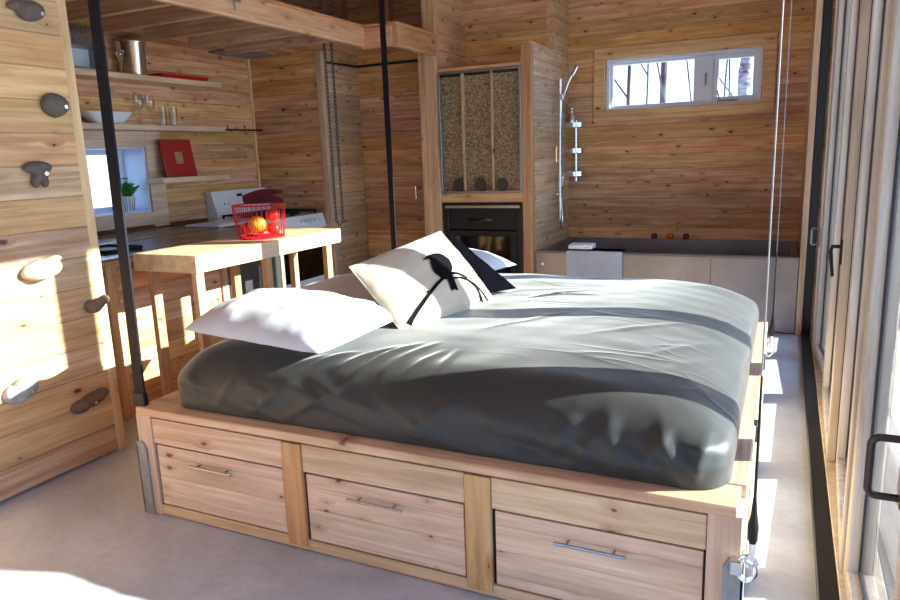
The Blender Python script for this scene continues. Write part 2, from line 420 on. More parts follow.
struct('trim_10', B(-2.62, -1.90, 5.355, 5.42, 0, .2, .003), 'bx', 'cedar plinth board below the fireplace')
# loft
struct('trim_11', B(-2.94, -2.9, 2.0, 4.73, 2.148, 2.28, .004), 'by', 'long cedar edge beam of the loft over the kitchen')
struct('trim_12', B(-2.94, -2.665, 4.73, 4.77, 2.135, 2.28, .004), 'bx', 'short return beam where the loft edge steps out')
struct('trim_13', B(-2.662, -2.62, 4.73, 5.35, 2.125, 2.285, .004), 'by', 'short cedar edge beam of the loft beside the fireplace')
for i, y in enumerate((2.2, 2.55, 2.90, 3.24, 3.62, 4.02, 4.38)):
    struct('trim_%d' % (14+i), B(-3.93, -2.94, y-.02, y+.02, 2.15, 2.28, .003), 'bx',
           ['loft joist nearest the climbing wall', 'second loft joist from the climbing wall', 'third loft joist from the climbing wall', 'fourth loft joist from the climbing wall',
            'third loft joist from the kitchen end wall', 'second loft joist from the kitchen end wall', 'loft joist nearest the kitchen end wall'][i])
w = MB(); w.box(-4.55, -2.93, 1.5, 5.95, 2.28, 2.31); w.box(-2.93, -2.65, 4.76, 5.95, 2.28, 2.31)
struct('trim_23', w, 'soffit', 'plank deck of the loft')
struct('trim_24', B(-3.66, -3.58, 6.3, 6.4, 2.31, H), 'bz', 'left upright stud on the loft back wall')
struct('trim_25', B(-4.2, -4.12, 6.3, 6.4, 2.31, H), 'bz', 'far left upright stud on the loft back wall')
struct('trim_26', B(.112, .15, 5.385, 6.4, 0, H), 'bz', 'pale board lining the wall at the bathtub end')
struct('wall_right', B(.15, .33, 5.46, 6.4, 0, H), 'wall_y', 'short wall beyond the glass doors')
struct('wall_right_upper', B(.15, .33, -2, 5.46, 2.52, H), 'wall_y', 'wall above the glass doors')
struct('wall_right_front', B(.15, .33, -2, -.35, 0, 2.52), 'wall_y', 'wall in front of the glass doors')
w = MB(); w.box(.149, .205, -.35, 5.46, 0, .03, .003); w.box(.152, .205, 5.38, 5.46, .03, 2.52, .003); w.box(.152, .205, -.35, 5.38, 2.48, 2.52)
struct('trim_27', w, 'black', 'black steel track and jamb of the folding glass doors')
struct('trim_28', B(.206, .33, -.35, 5.46, -.005, .035, .003), 'door_wood', 'pale wooden threshold under the glass doors')
struct('roof_overhang', B(.33, 1.30, -2.4, 7.2, 2.635, 2.75), 'soffit', 'roof overhang outside the glass doors')

# windows
def frame_box(mb, ax, lo, hi, z0, z1, d0, d1, t, bev=.004):
    """rectangular frame: spans lo..hi along ax (0 x, 1 y), z0..z1, depth d0..d1 in the other horizontal axis"""
    def bx(a0, a1, b0, b1):
        if ax == 0: mb.box(a0, a1, d0, d1, b0, b1, bev)
        else: mb.box(d0, d1, a0, a1, b0, b1, bev)
    bx(lo, hi, z1-t, z1); bx(lo, hi, z0, z0+t); bx(lo, lo+t, z0+t, z1-t); bx(hi-t, hi, z0+t, z1-t)
wd = semp('window_1', (-.855, 6.45, WZ0), 'wide white window high on the back wall showing snow and trees')
f = MB()
frame_box(f, 0, WX0, WX1, WZ0, WZ1, 6.41, 6.53, .03)
f.box(-.735, -.60, 6.44, 6.52, WZ0+.03, WZ1-.03, .004)
frame_box(f, 0, -.60, WX1-.03, WZ0+.03, WZ1-.03, 6.45, 6.51, .04)
frame_box(f, 0, WX0+.03, -.735, WZ0+.03, WZ1-.03, 6.45, 6.51, .02)
f.build('window_frame', 'whiteframe', wd)
B(WX0+.03, WX1-.03, 6.475, 6.481, WZ0+.03, WZ1-.03).build('glass', 'glass', wd)
MB().box(-.665, -.65, 6.425, 6.44, 1.83, 1.93, .003).build('latch', 'greysteel', wd)
MB().box(-.56, -.40, 6.405, 6.425, WZ0+.028, WZ0+.045, .003).tube([(-.54, 6.41, WZ0+.04), (-.56, 6.39, WZ0+.12)], .006, 6).build('crank_handle', 'greysteel', wd)
f = MB(); frame_box(f, 0, -1.585, -.125, 1.575, 2.195, 6.372, 6.401, .096)
struct('trim_29', f, 'pale_board_x', 'cedar board surround of the back window')
wd = semp('window_2', (-4.75, 3.5, KZ0), 'deep white kitchen window with a view of snow')
f = MB()
frame_box(f, 1, KY0, KY1, KZ0, KZ1, -4.85, -4.79, .05)
f.box(-4.85, -4.79, 3.56, 3.66, KZ0+.05, KZ1-.05, .003)
f.build('window_frame', 'whiteframe', wd)
f = MB(); frame_box(f, 1, KY0, KY1, KZ0, KZ1, -4.79, -4.552, .012, .001)
f.build('window_reveal', 'whiteframe', wd)
B(-4.823, -4.817, KY0+.05, KY1-.05, KZ0+.05, KZ1-.05).build('glass', 'glass', wd)
f = MB(); f.box(-4.552, -4.53, KY1, KY1+.15, KZ0-.12, KZ1+.13, .002); f.box(-4.552, -4.53, 2.7, KY1, KZ1, KZ1+.13, .002); f.box(-4.552, -4.53, 2.7, KY1, KZ0-.1, KZ0, .002)
struct('trim_30', f, 'pale_board', 'cedar board surround of the kitchen window')
wd = semp('fill_window', (-1.4, -2.05, .15), 'added unseen window behind the camera letting in sky fill')  # unseen window, added so sky light fills the near side of the room
f = MB(); frame_box(f, 0, -2.6, -.2, .15, 2.6, -2.09, -2.02, .06); f.build('window_frame', 'whiteframe', wd)
B(-2.54, -.26, -2.058, -2.052, .21, 2.54).build('glass', 'glass', wd)

# folding glass doors
def glass_door(i, y0, x0, y1, x1, label, handles=()):
    L = math.hypot(y1-y0, x1-x0); ang = math.atan2(x1-x0, y1-y0)
    base = Vector((x0, y0, .036))
    R = Matrix.Translation(base) @ Matrix.Rotation(-ang, 4, 'Z')
    # local: y along the panel, x thickness 0..t
    t = .072; sw = .072; zt = 2.43; bot = .05
    d = semp('door_%d' % i, base, label)
    f = MB()
    f.box(0, t, 0, sw, 0, zt, .004, R); f.box(0, t, L-sw, L, 0, zt, .004, R)
    f.box(0, t, sw, L-sw, 0, bot, .004, R); f.box(0, t, sw, L-sw, zt-.09, zt, .004, R)
    f.build('door_frame', 'door_wood', d)
    g = MB()
    def bead(a0, a1, b0, b1): g.box(.03, .042, a0, a1, b0, b1, .001, R)
    bead(sw, sw+.012, bot, zt-.09); bead(L-sw-.012, L-sw, bot, zt-.09); bead(sw, L-sw, bot, bot+.012); bead(sw, L-sw, zt-.102, zt-.09)
    g.box(.030, .040, -.006, .0, 0, zt, 0, R)
    g.build('gasket', 'gasket', d)
    MB().box(.033, .039, sw+.01, L-sw-.01, bot+.01, zt-.1, 0, R).build('glass', 'glass', d)
    for kind, yy, z in handles:
        h = MB()
        if kind == 'pull':
            pp = [(0, yy, z+.058)]+[(-.047-.015*math.sin(q), yy, z+.043+.015*math.cos(q)) for q in [PI/2*k/5 for k in range(6)]]
            pp += [(x_, yy, 2*z-z_) for x_, _, z_ in pp[::-1]]
            h.tube([R @ Vector(p) for p in pp], .0075, 8)
            h.box(-.012, .001, yy-.018, yy+.018, z-.075, z+.075, .003, R)
        elif kind == 'pull_steel':
            h.tube([R @ Vector(p) for p in [(0, yy, z+.05), (-.045, yy, z+.05), (-.052, yy, z+.04), (-.052, yy, z-.04), (-.045, yy, z-.05), (0, yy, z-.05)]], .006, 8)
            h.box(-.008, .001, yy-.012, yy+.012, z-.06, z+.06, .002, R)
        else:
            h.box(-.008, .001, yy-.015, yy+.015, z-.02, z+.08, .003, R)
            h.tube([R @ Vector(p) for p in [(0, yy, z+.05), (-.035, yy, z+.05), (-.04, yy, z+.03), (-.028, yy, z-.07)]], [.008, .008, .008, .006], 8)
        h.build('door_handle', {'pull': 'dark_bronze', 'pull_steel': 'galv', 'lever': 'black'}[kind], d)
    return d
glass_door(2, -.33, .225, .51, .235, 'glass door panel beside the camera')
glass_door(3, .51, .235, 1.39, .225, 'glass door panel second from the camera end')
glass_door(4, 1.39, .232, 2.25, .222, 'nearest visible glass door panel with large dark bronze pull', [('pull', .045, .70)])
glass_door(5, 2.25, .212, 3.10, .245, 'glass door panel beyond the nearest one, slightly folded')
glass_door(6, 3.10, .212, 4.03, .228, 'glass door panel with a black lever handle', [('lever', .036, .84)])
glass_door(7, 4.03, .26, 4.87, .21, 'glass door panel beyond the black lever handle')
glass_door(8, 4.87, .208, 5.44, .222, 'farthest narrow glass door panel with a steel pull', [('pull_steel', .04, .72)])

# ------------------------------------------------------------------ bed
BX0, BX1, BY0, BY1 = -2.205, -.053, 1.773, 3.87
bed = thing('bed_frame', 'pine platform bed frame with three drawers hung from straps and cables', 'bed', (-1.13, 2.8, 0))
t = MB(); t.box(BX0+.02, BX1-.02, BY0+.03, BY1-.02, .03, .40); t.build('base_box', 'bed_x', bed)
B(BX0+.02, BX1-.02, BY0+.012, BY0+.03, .006, .395).build('gap_shade', 'black', bed)  # black sheet painting the shade in the gaps around the drawers
for n, x0, x1 in (('left', -2.13, -1.513), ('mid', -1.433, -.827), ('right', -.743, -.137)):
    B(x0+.002, x1-.002, BY0, BY0+.022, .299, .398, .0015).build('upper_rail', 'bed_rail', bed)
B(BX0+.07, BX1-.07, BY0+.001, BY0+.024, .004, .044, .0015).build('bottom_rail', 'bed_rail', bed)
for x0, x1 in ((-1.513, -1.433), (-.827, -.743)):
    B(x0, x1, BY0-.006, BY0+.02, .018, .398, .0015).build('stile', 'bed_z', bed)
B(BX0, -2.13, BY0-.004, BY0+.05, .0, .41, .002).build('corner_post', 'bed_post', bed)
B(-.137, BX1, BY0-.004, BY0+.05, .0, .41, .002).build('corner_post', 'bed_post', bed)
for x0, x1, hx in ((-2.13, -1.513, -1.838), (-1.433, -.827, -1.14), (-.743, -.137, -.441)):
    dr = B(x0+.012, x1-.007, BY0+.002, BY0+.026, .05, .292, .0015).build('drawer', 'drawer', bed)
    h = MB(); z = .243
    h.tube([(hx-.102, BY0-.024, z), (hx+.102, BY0-.024, z)], .0048, 8)
    for s in (-.066, .066): h.tube([(hx+s, BY0+.004, z), (hx+s, BY0-.024, z)], .004, 8)
    h.build('handle', 'steel', dr)
# upper frame (cap) around the mattress
B(BX0+.012, BX1-.012, BY0-.012, BY0+.12, .408, .438, .004).build('front_cap_rail', 'bed_rail', bed)
B(BX0+.012, BX0+.11, BY0+.12, BY1, .40, .438, .004).build('left_cap_rail', 'bed_y', bed)
B(BX1-.052, BX1+.005, BY0+.12, BY1, .40, .44, .004).build('right_cap_rail', 'bed_y', bed)
B(BX0+.012, BX1-.012, BY1-.02, BY1+.04, .40, .438, .004).build('back_rail', 'bed_rail', bed)
B(BX0-.004, BX0+.03, BY0+.05, BY1+.02, .01, .405, .002).build('left_side_board', 'bed_y', bed)
B(BX1-.03, BX1+.003, BY0+.05, BY1+.02, .01, .405, .002).build('right_side_board', 'bed_y', bed)
for x, s in ((BX0, 1), (BX1, -1)):
    m = MB()
    x0, x1 = (x-.008, x+.042) if s > 0 else (x-.042, x+.008)
    m.prism([(x0, .0), (x1, .0), (x1, .27), (x1-.014*s if s > 0 else x1, .295), ((x0+x1)/2, .3), (x0+.014 if s < 0 else x0, .295), (x0, .27)], 1, BY0-.012, BY0-.003)
    m.box(min(x-.009*s, x), max(x-.009*s, x), BY0-.012, BY0+.06, 0, .29, .002)
    m.build('corner_plate', 'greysteel', bed)
for y in (2.38, 3.2):
    B(BX1-.004, BX1+.012, y-.03, y+.03, .38, .440, .003).build('side_latch', 'dark_bronze', bed)

# duvet --------------------------------------------------------------
def build_duvet():
    x0, x1, y0, y1 = -2.085, -.092, 1.818, 3.83
    zb, zt = .4405, .655
    rows = []; NA = 640
    FOLD = [(-.17, .10, .016, .012), (-.235, -.14, .018, .017), (-.30, .22, .018, .014), (-.385, -.12, .024, .014), (-.47, .28, .024, .012), (-.56, .2, .03, .010), (-.72, -.3, .03, .007), (-1.0, .5, .03, .008),
            (-1.45, .7, .026, .011), (-1.62, .55, .024, .010), (-1.80, .3, .02, .008), (-1.92, -.25, .018, .006)]
    CREASE = [((-1.36, 1.88), (-1.20, 2.08), .010), ((-1.27, 1.87), (-1.15, 2.12), .011), ((-1.17, 1.88), (-1.09, 2.14), .010), ((-1.08, 1.90), (-1.03, 2.08), .008), ((-1.46, 1.9), (-1.33, 2.0), .008), ((-.98, 1.93), (-.99, 2.10), .006),
              ((-1.55, 1.88), (-1.42, 1.96), .007), ((-.62, 2.4), (-.30, 2.85), .004), ((-.40, 2.25), (-.16, 2.75), .005), ((-.30, 2.2), (-.13, 2.6), .005), ((-.22, 2.9), (-.13, 3.3), .004), ((-1.0, 2.4), (-.78, 2.75), .004), ((-1.05, 3.0), (-.85, 3.2), .006), ((-1.0, 3.1), (-.75, 3.12), .005)]
    def outline(ins, rc):
        pts = []
        a0, a1, b0, b1 = x0+ins, x1-ins, y0+ins*.9, y1-ins*.9
        rc = max(.02, rc)
        cs = [(a1-rc, b0+rc, -PI/2), (a1-rc, b1-rc, 0), (a0+rc, b1-rc, PI/2), (a0+rc, b0+rc, PI)]
        segs = []
        # param by perimeter
        Lx, Ly = (a1-a0-2*rc), (b1-b0-2*rc); q = PI/2*rc
        tot = 2*(Lx+Ly)+4*q
        lens = [Lx, q, Ly, q, Lx, q, Ly, q]
        for k in range(NA):
            s = k/NA*tot; i = 0
            while s > lens[i]: s -= lens[i]; i = (i+1) % 8
            if i == 0: p = (a0+rc+s, b0)
            elif i == 2: p = (a1, b0+rc+s)
            elif i == 4: p = (a1-rc-s, b1)
            elif i == 6: p = (a0, b1-rc-s)
            else:
                cx, cy, st = cs[{1: 0, 3: 1, 5: 2, 7: 3}[i]]; a = st+s/rc
                p = (cx+rc*math.cos(a), cy+rc*math.sin(a))
            pts.append(p)
        return pts
    prof = []
    for k in range(14): prof.append((0, zb+(zt-.14-zb)*k/14))
    for k in range(0, 25):
        a = PI/2*k/24; prof.append((.20*(1-math.cos(a)), zt-.14+.14*math.sin(a)))
    n_in = 80
    for k in range(1, n_in+1):
        prof.append((.20+(.985-.20)*k/n_in, zt))
    bm = bmesh.new()
    for i, (ins, z) in enumerate(prof):
        row = []
        for (x, y) in outline(ins, .11+.0*ins if ins < .2 else max(.03, .11-.1*(ins-.2))):
            u = min(1, min(x-x0, x1-x, y-y0, y1-y)/.5)
            zz = z
            P = Vector((x, y, z))
            top = max(0, min(1, (z-zt+.1)/.1))
            zz += .028*math.sin(PI/2*max(0, u))*top
            zz += .010*noise.noise(Vector((x*2.1, y*2.3, 3)))*top
            # head end lower, softer under the pillows
            # soft ridges
            zz += .004*noise.noise(Vector((x*6, y*9, 1.7)))*top
            if top > 0:
                for (ax_, ay_), (bx_, by_), A_ in CREASE:
                    dx, dy = bx_-ax_, by_-ay_; L2 = dx*dx+dy*dy
                    tt = ((x-ax_)*dx+(y-ay_)*dy)/L2
                    if -.1 < tt < 1.1:
                        dd_ = abs((x-ax_)*dy-(y-ay_)*dx)/math.sqrt(L2)
                        if dd_ < .06: zz += A_*top*math.exp(-(dd_/.013)**2)*max(0, math.sin(PI*(tt+.1)/1.2))
            nx = ny = 0
            side = 1-top
            if side > 0:
                hz = (z-zb)/(zt-zb)
                if y < y0+.25:
                    ny = -.018*noise.noise(Vector((x*3.2+hz*1.3, 1, hz*2.0)))-.008*noise.noise(Vector((x*11+hz*5, 5, hz*3)))
                    for fx, fs_, fw_, fa in FOLD:
                        q = (x-fx-fs_*(hz-.3)*.5)/fw_
                        if abs(q) < 3: ny -= fa*math.exp(-q*q)*(.35+.65*math.sin(PI*min(1, hz*.9+.05)))
                if x > x1-.25: nx = .008*noise.noise(Vector((2, y*4, hz*2)))
                if x < x0+.25: nx = .012*noise.noise(Vector((6, y*5, hz*2)))
                f_ = side*min(1, hz*4+.15)
                nx *= f_; ny *= f_
            # rounder, drooping foot end (right) and far edge
            droop = max(0, (x-(x1-.55))/.55); zz -= .055*droop**2*top
            row.append(bm.verts.new((x+nx, y+ny, zz)))
        rows.append(row)
    for a, b in zip(rows, rows[1:]):
        for k in range(NA): bm.faces.new([a[k], a[(k+1) % NA], b[(k+1) % NA], b[k]])
    bm.faces.new(rows[-1])
    bm.faces.new(rows[0][::-1])
    mb = MB(); mb.bm.free(); mb.bm = bm
    o = mb.build('duvet', 'duvet', None, 60)
    tag(o, 'dark charcoal duvet covering the whole bed mattress', 'duvet')
build_duvet()

# pillows ------------------------------------------------------------
def pillow_surface(P, T, nrm=None, pinch=.06, p=2.4, q=.55, wr=.0, seed=0, back=.25, rc=.0):
    """P: corners 00,10,11,01 (Vector). returns f(u,v,side)->Vector for u,v in 0..1"""
    P = [Vector(a) for a in P]
    n0 = ((P[1]-P[0]).cross(P[3]-P[0])).normalized()
    if nrm is not None and n0.dot(Vector(nrm)) < 0: n0 = -n0
    ctr = sum(P, Vector())/4
    def f(u, v, side):
        a, b = 2*u-1, 2*v-1
        # edges bow inwards between the corners
        aa = a*(1-pinch*(1-b*b)-rc*a*a*b*b*b*b); bb = b*(1-pinch*(1-a*a)-rc*b*b*a*a*a*a)
        U, V = (aa+1)/2, (bb+1)/2
        base = P[0]*(1-U)*(1-V)+P[1]*U*(1-V)+P[2]*U*V+P[3]*(1-U)*V
        th = max(0, (1-abs(a)**p))**q*max(0, (1-abs(b)**p))**q
        k = T*th
        w = wr*(noise.noise(Vector((u*5+seed, v*4, side*3.)))*.6+noise.noise(Vector((u*13+seed, v*9, side*5.)))*.3)
        e = max(abs(a), abs(b))
        pk = wr*1.4*math.sin((u*23 if abs(b) > abs(a) else v*19)+seed)*max(0, e-.55)*(1-e)*4
        if side < 0: k *= back
        return base+n0*side*(k+(w+pk)*min(1, th*3+.05)*.9)
    return f, n0
def pillow_mesh(f, n=56):
    mb = MB(); bm = mb.bm
    g = {}
    for side in (1, -1):
        for i in range(n+1):
            for j in range(n+1):
                u = .5-.5*math.cos(PI*i/n)*.5-.25*math.cos(PI*i/n)*2*.5 if False else i/n
                v = j/n
                # denser near the rims
                u = .5+.5*math.sin((u-.5)*PI)*.6+(u-.5)*.4; v = .5+.5*math.sin((v-.5)*PI)*.6+(v-.5)*.4
                edge = i in (0, n) or j in (0, n)
                if edge and side == -1: g[(i, j, -1)] = g[(i, j, 1)]; continue
                g[(i, j, side)] = bm.verts.new(f(u, v, side))
        for i in range(n):
            for j in range(n):
                q = [g[(i, j, side)], g[(i+1, j, side)], g[(i+1, j+1, side)], g[(i, j+1, side)]]
                bm.faces.new(q if side > 0 else q[::-1])
    return mb
def settle(P, zmin): return P
f1, n1 = pillow_surface([(-2.10, 1.92, .71), (-1.37, 1.84, .695), (-1.33, 2.37, .715), (-2.09, 2.42, .74)], .115, (0, 0, 1), .04, 2.6, .6, .016, 1, .18, .06)
p1 = thing('pillow', 'plump white pillow lying at the near left corner of the bed', 'pillow', (-1.72, 2.14, .67), 'white pillows on the bed')
pillow_mesh(f1).build('pillowcase', 'pillow', p1, 60)
f2, n2 = pillow_surface([(-2.08, 2.52, .715), (-1.42, 2.44, .712), (-1.38, 3.0, .712), (-2.08, 3.06, .715)], .08, (0, 0, 1), .05, 2.6, .6, .016, 4)
p2 = thing('pillow', 'white pillow half hidden between the front pillow and beige bird cushion', 'pillow', (-1.75, 2.75, .66), 'white pillows on the bed')
pillow_mesh(f2).build('pillowcase', 'pillow', p2, 60)
f3, n3 = pillow_surface([(-2.05, 3.30, .73), (-1.40, 3.24, .725), (-1.33, 3.64, .725), (-2.0, 3.74, .73)], .11, (0, 0, 1), .05, 2.6, .6, .012, 9)
p3 = thing('pillow', 'white pillow at the far side poking out behind the black cushion', 'pillow', (-1.7, 3.45, .66), 'white pillows on the bed')
pillow_mesh(f3).build('pillowcase', 'pillow', p3, 60)
# cushions: corners bottom-near, bottom-far, top-far, top-near
CB = [(-1.306, 2.278, .672), (-1.157, 2.885, .676), (-1.455, 2.95, .985), (-1.575, 2.35, .905)]
fb, nb = pillow_surface(CB, .085, (1, -.3, .4), .01, 2.4, .6, .012, 2)
cush = thing('cushion', 'beige linen cushion printed with a black bird on a branch', 'cushion', (-1.3, 2.6, .68), 'cushions leaning on the pillows')
pillow_mesh(fb, 120).build('cushion_cover', 'linen', cush, 60)
def print_poly(bm, poly, step=.012):
    """clip a fine grid to a polygon in uv space: fill, then cut into small faces and lay on the cushion"""
    t = bmesh.new(); vs = [t.verts.new((a, b, 0)) for a, b in poly]; t.faces.new(vs)
    lo = (min(a for a, b in poly), min(b for a, b in poly)); hi = (max(a for a, b in poly), max(b for a, b in poly))
    for ax in (0, 1):
        k = lo[ax]+step
        while k < hi[ax]:
            co = Vector((k, 0, 0)) if ax == 0 else Vector((0, k, 0)); no = Vector((1, 0, 0)) if ax == 0 else Vector((0, 1, 0))
            bmesh.ops.bisect_plane(t, geom=t.verts[:]+t.edges[:]+t.faces[:], dist=1e-6, plane_co=co, plane_no=no); k += step
    mp = {}
    for v in t.verts:
        p = fb(min(.999, max(.001, v.co.x)), min(.999, max(.001, v.co.y)), 1)
        mp[v] = bm.verts.new(p+nb*.0045)
    for fc in t.faces: bm.faces.new([mp[v] for v in fc.verts])
    t.free()
BIRD =  [(0.4372, 0.6157), (0.4904, 0.6496), (0.5391, 0.6667), (0.5916, 0.666), (0.6377, 0.6391), (0.67, 0.5974), (0.688, 0.5409), (0.6796, 0.4756), (0.6518, 0.415), (0.6184, 0.3822), (0.6279, 0.3652), (0.6027, 0.3482), (0.5866, 0.2301), (0.5831, 0.1716), (0.5553, 0.1728), (0.5488, 0.1902), (0.5117, 0.1792), (0.5193, 0.2368), (0.5284, 0.3092), (0.4976, 0.3207), (0.4746, 0.3626), (0.4651, 0.4185), (0.4706, 0.4826), (0.4909, 0.5548), (0.5153, 0.6088), (0.4976, 0.6247)]
STROKES =  [([(0.0811, 0.0156), (0.1177, 0.0609), (0.1771, 0.1136), (0.2511, 0.1686), (0.3246, 0.2224), (0.411, 0.2781), (0.5119, 0.3276), (0.5814, 0.352), (0.6351, 0.3499)], [(0.0484, 0.0605), (0.0952, 0.0977), (0.1592, 0.1471), (0.2348, 0.2013), (0.3103, 0.2543), (0.4008, 0.3106), (0.5077, 0.3588), (0.5864, 0.3793), (0.6433, 0.3682)]), ([(0.338, 0.2672), (0.2963, 0.2721)], [(0.3314, 0.2424), (0.2924, 0.2575)]), ([(0.5754, 0.3486), (0.6458, 0.3387), (0.7023, 0.3005), (0.7434, 0.2607)], [(0.5869, 0.3734), (0.6615, 0.3603), (0.722, 0.3172), (0.7579, 0.271)]), ([(0.5792, 0.2964), (0.6681, 0.2822), (0.7322, 0.236), (0.7805, 0.1607), (0.7966, 0.081), (0.817, 0.015)], [(0.5879, 0.3159), (0.6812, 0.2997), (0.751, 0.2487), (0.802, 0.1688), (0.8158, 0.084), (0.8335, 0.015)]), ([(0.7311, 0.242), (0.7947, 0.1812), (0.8421, 0.1025), (0.8748, 0.0338), (0.8889, 0.015)], [(0.7475, 0.2533), (0.8132, 0.1914), (0.8614, 0.1097), (0.8912, 0.0371), (0.9041, 0.015)]), ([(0.7912, 0.0793), (0.7936, 0.0351), (0.7535, 0.015)], [(0.8078, 0.0797), (0.8086, 0.0309), (0.766, 0.015)])]
pm = MB()
print_poly(pm.bm, BIRD)
for L_, R_ in STROKES:
    for i in range(len(L_)-1): print_poly(pm.bm, [L_[i], L_[i+1], R_[i+1], R_[i]])
pm.build('bird_print', 'print', cush, 0, recalc=False)
ribs = MB()
e = [fb(u, 0, 1) for u in [k/40 for k in range(41)]]
ribs.tube([fb(k/40, .0, 1) for k in range(41)], .003, 5); ribs.tube([fb(0, k/40, 1) for k in range(41)], .003, 5); ribs.tube([fb(k/40, 1, 1) for k in range(41)], .003, 5); ribs.tube([fb(1, k/40, 1) for k in range(41)], .003, 5)
ribs.build('seam_piping', 'linen', cush)
fk, nk = pillow_surface([(-1.31, 2.62, .70), (-1.135, 3.10, .70), (-1.53, 3.21, .945), (-1.61, 2.80, .925)], .05, (1, -.3, .4), .05, 2.4, .6, .008, 6, .5)
bc = thing('cushion', 'black textured cushion leaning behind the beige bird cushion', 'cushion', (-1.3, 2.85, .68), 'cushions leaning on the pillows')
pillow_mesh(fk).build('cushion_cover', 'blackcush', bc, 60)

# straps and cables ---------------------------------------------------
def strap(x, y, z0, wd, label, lean=0):
    o = thing('hoist_strap', label, 'strap', (x, y, z0), 'hoist straps and cables of the bed')
    m = MB(); m.prism([(x-wd/2, z0), (x+wd/2, z0), (x+wd/2+lean, H), (x-wd/2+lean, H)], 1, y-.004, y+.004); m.build('webbing', 'webbing', o)
    B(x-wd/2-.004, x+wd/2+.004, y-.012, y+.012, z0, z0+.05, .003).build('clamp', 'black', o)
strap(-2.19, 1.79, .438, .05, 'wide black hoist strap rising from the near left bed corner', .05)
strap(-2.245, 3.87, .30, .036, 'narrow black hoist strap rising from the far left bed corner')
def cable(x, y, z, label):
    o = thing('hoist_cable', label, 'cable', (x, y, z), 'hoist straps and cables of the bed')
    MB().tube([(x, y, z+.5), (x, y, H)], .002, 8).build('wire_rope', 'greysteel', o)
    m = MB(); m.tube([(x, y, z+.072), (x, y, z+.085), (x, y, z+.12), (x, y, z+.155), (x, y, z+.20), (x, y, z+.51)], [.008, .012, .013, .008, .004, .003], 10); m.build('black_sleeve', 'black', o)
    m = MB(); m.tube([(x, y, z+.03), (x, y, z+.076)], .009, 10); m.ring((x, y, z+.026), .014, .005, 1); m.build('swivel', 'chrome', o)
    m = MB(); pts = [(x+.022*math.sin(a)-.01, y+.004, z+.0+.034*math.cos(a)) for a in [2*PI*k/20 for k in range(21)]]
    m.tube(pts, .0062, 8); m.box(x-.05, x-.02, y-.01, y+.016, z-.02, z+.02, .003); m.build('shackle', 'chrome', o)
cable(-.028, 1.745, .285, 'steel hoist cable with black sleeve at the near right bed corner')
cable(-.026, 3.87, .285, 'thin steel hoist cable at the far right bed corner')

# ------------------------------------------------------------------ climbing holds
def hold(name, mat, blobs, label, bolt=None, cut=None):
    t = MB()
    for c, r, rot in blobs:
        mt = Matrix.Rotation(rot, 4, 'X') if rot else None
        t.ball(c, r, 3, .10, 1.6, mt)
    bmesh.ops.recalc_face_normals(t.bm, faces=t.bm.faces[:])
    me = bpy.data.meshes.new('tmp'); t.bm.to_mesh(me); t.bm.free()
    o = bpy.data.objects.new('tmp', me); COL.objects.link(o)
    r = o.modifiers.new('r', 'REMESH'); r.mode = 'VOXEL'; r.voxel_size = .005
    s = o.modifiers.new('s', 'SMOOTH'); s.iterations = 6; s.factor = .5
    dg = bpy.context.evaluated_depsgraph_get(); ev = o.evaluated_get(dg)
    me2 = bpy.data.meshes.new_from_object(ev)
    bpy.data.objects.remove(o); bpy.data.meshes.remove(me)
    b = MB(); b.bm.from_mesh(me2); bpy.data.meshes.remove(me2)
    for v in b.bm.verts:
        if v.co.x < -2.8345: v.co.x = -2.8345
    base = Vector(blobs[0][0]); base.x = -2.834
    h = thing('climbing_hold', label, 'climbing hold', base, 'climbing holds on the wall')
    b.build('hold_body', mat, h, 60)
    if bolt: MB().tube([(bolt[0]-.012, bolt[1], bolt[2]), (bolt[0]+.004, bolt[1], bolt[2])], .008, 10).build('bolt', 'chrome', h)
X0 = -2.835
hold('a', 'stone', [((X0+.015, 2.02, 1.968), (.04, .062, .042), .1), ((X0+.01, 1.965, 1.985), (.022, .04, .02), .3)], 'grey teardrop climbing hold at the very top of the wall', (X0+.052, 2.045, 1.958))
hold('b', 'stone', [((X0+.015, 2.07, 1.60), (.045, .058, .052), 0)], 'round grey climbing hold, second from the top', (X0+.056, 2.09, 1.592))
hold('c', 'stone', [((X0+.018, 1.95, 1.345), (.04, .062, .026), 0), ((X0+.02, 1.955, 1.315), (.035, .03, .03), 0), ((X0+.018, 1.93, 1.285), (.024, .013, .026), 0), ((X0+.018, 1.972, 1.285), (.024, .013, .026), 0)], 'grey horned climbing hold with two prongs below', (X0+.056, 1.957, 1.318))
hold('d', 'stone_cream', [((X0+.02, 1.90, .925), (.05, .09, .045), .12), ((X0+.03, 1.925, .955), (.045, .06, .018), .25), ((X0+.04, 1.89, .905), (.03, .055, .022), .1)], 'large cream scooped climbing hold in the sunlight', None)
hold('e', 'stone_brown', [((X0+.02, 2.112, .72), (.046, .036, .032), 0), ((X0+.042, 2.15, .742), (.030, .032, .020), .5)], 'small brown pointed climbing hold near the wall end', (X0+.055, 2.135, .722))
hold('f', 'stone_grey', [((X0+.015, 1.70, .435), (.035, .04, .04), 0), ((X0+.025, 1.745, .452), (.045, .05, .045), .2), ((X0+.03, 1.715, .425), (.035, .025, .03), 0)], 'pale grey lobed climbing hold, low on the left', (X0+.066, 1.745, .44))
hold('g', 'stone_brown', [((X0+.015, 1.99, .283), (.03, .055, .03), .12), ((X0+.015, 2.05, .297), (.032, .06, .032), .12), ((X0+.015, 2.10, .31), (.028, .03, .026), .1)], 'long brown bar shaped climbing hold at the bottom', (X0+.044, 2.04, .288))

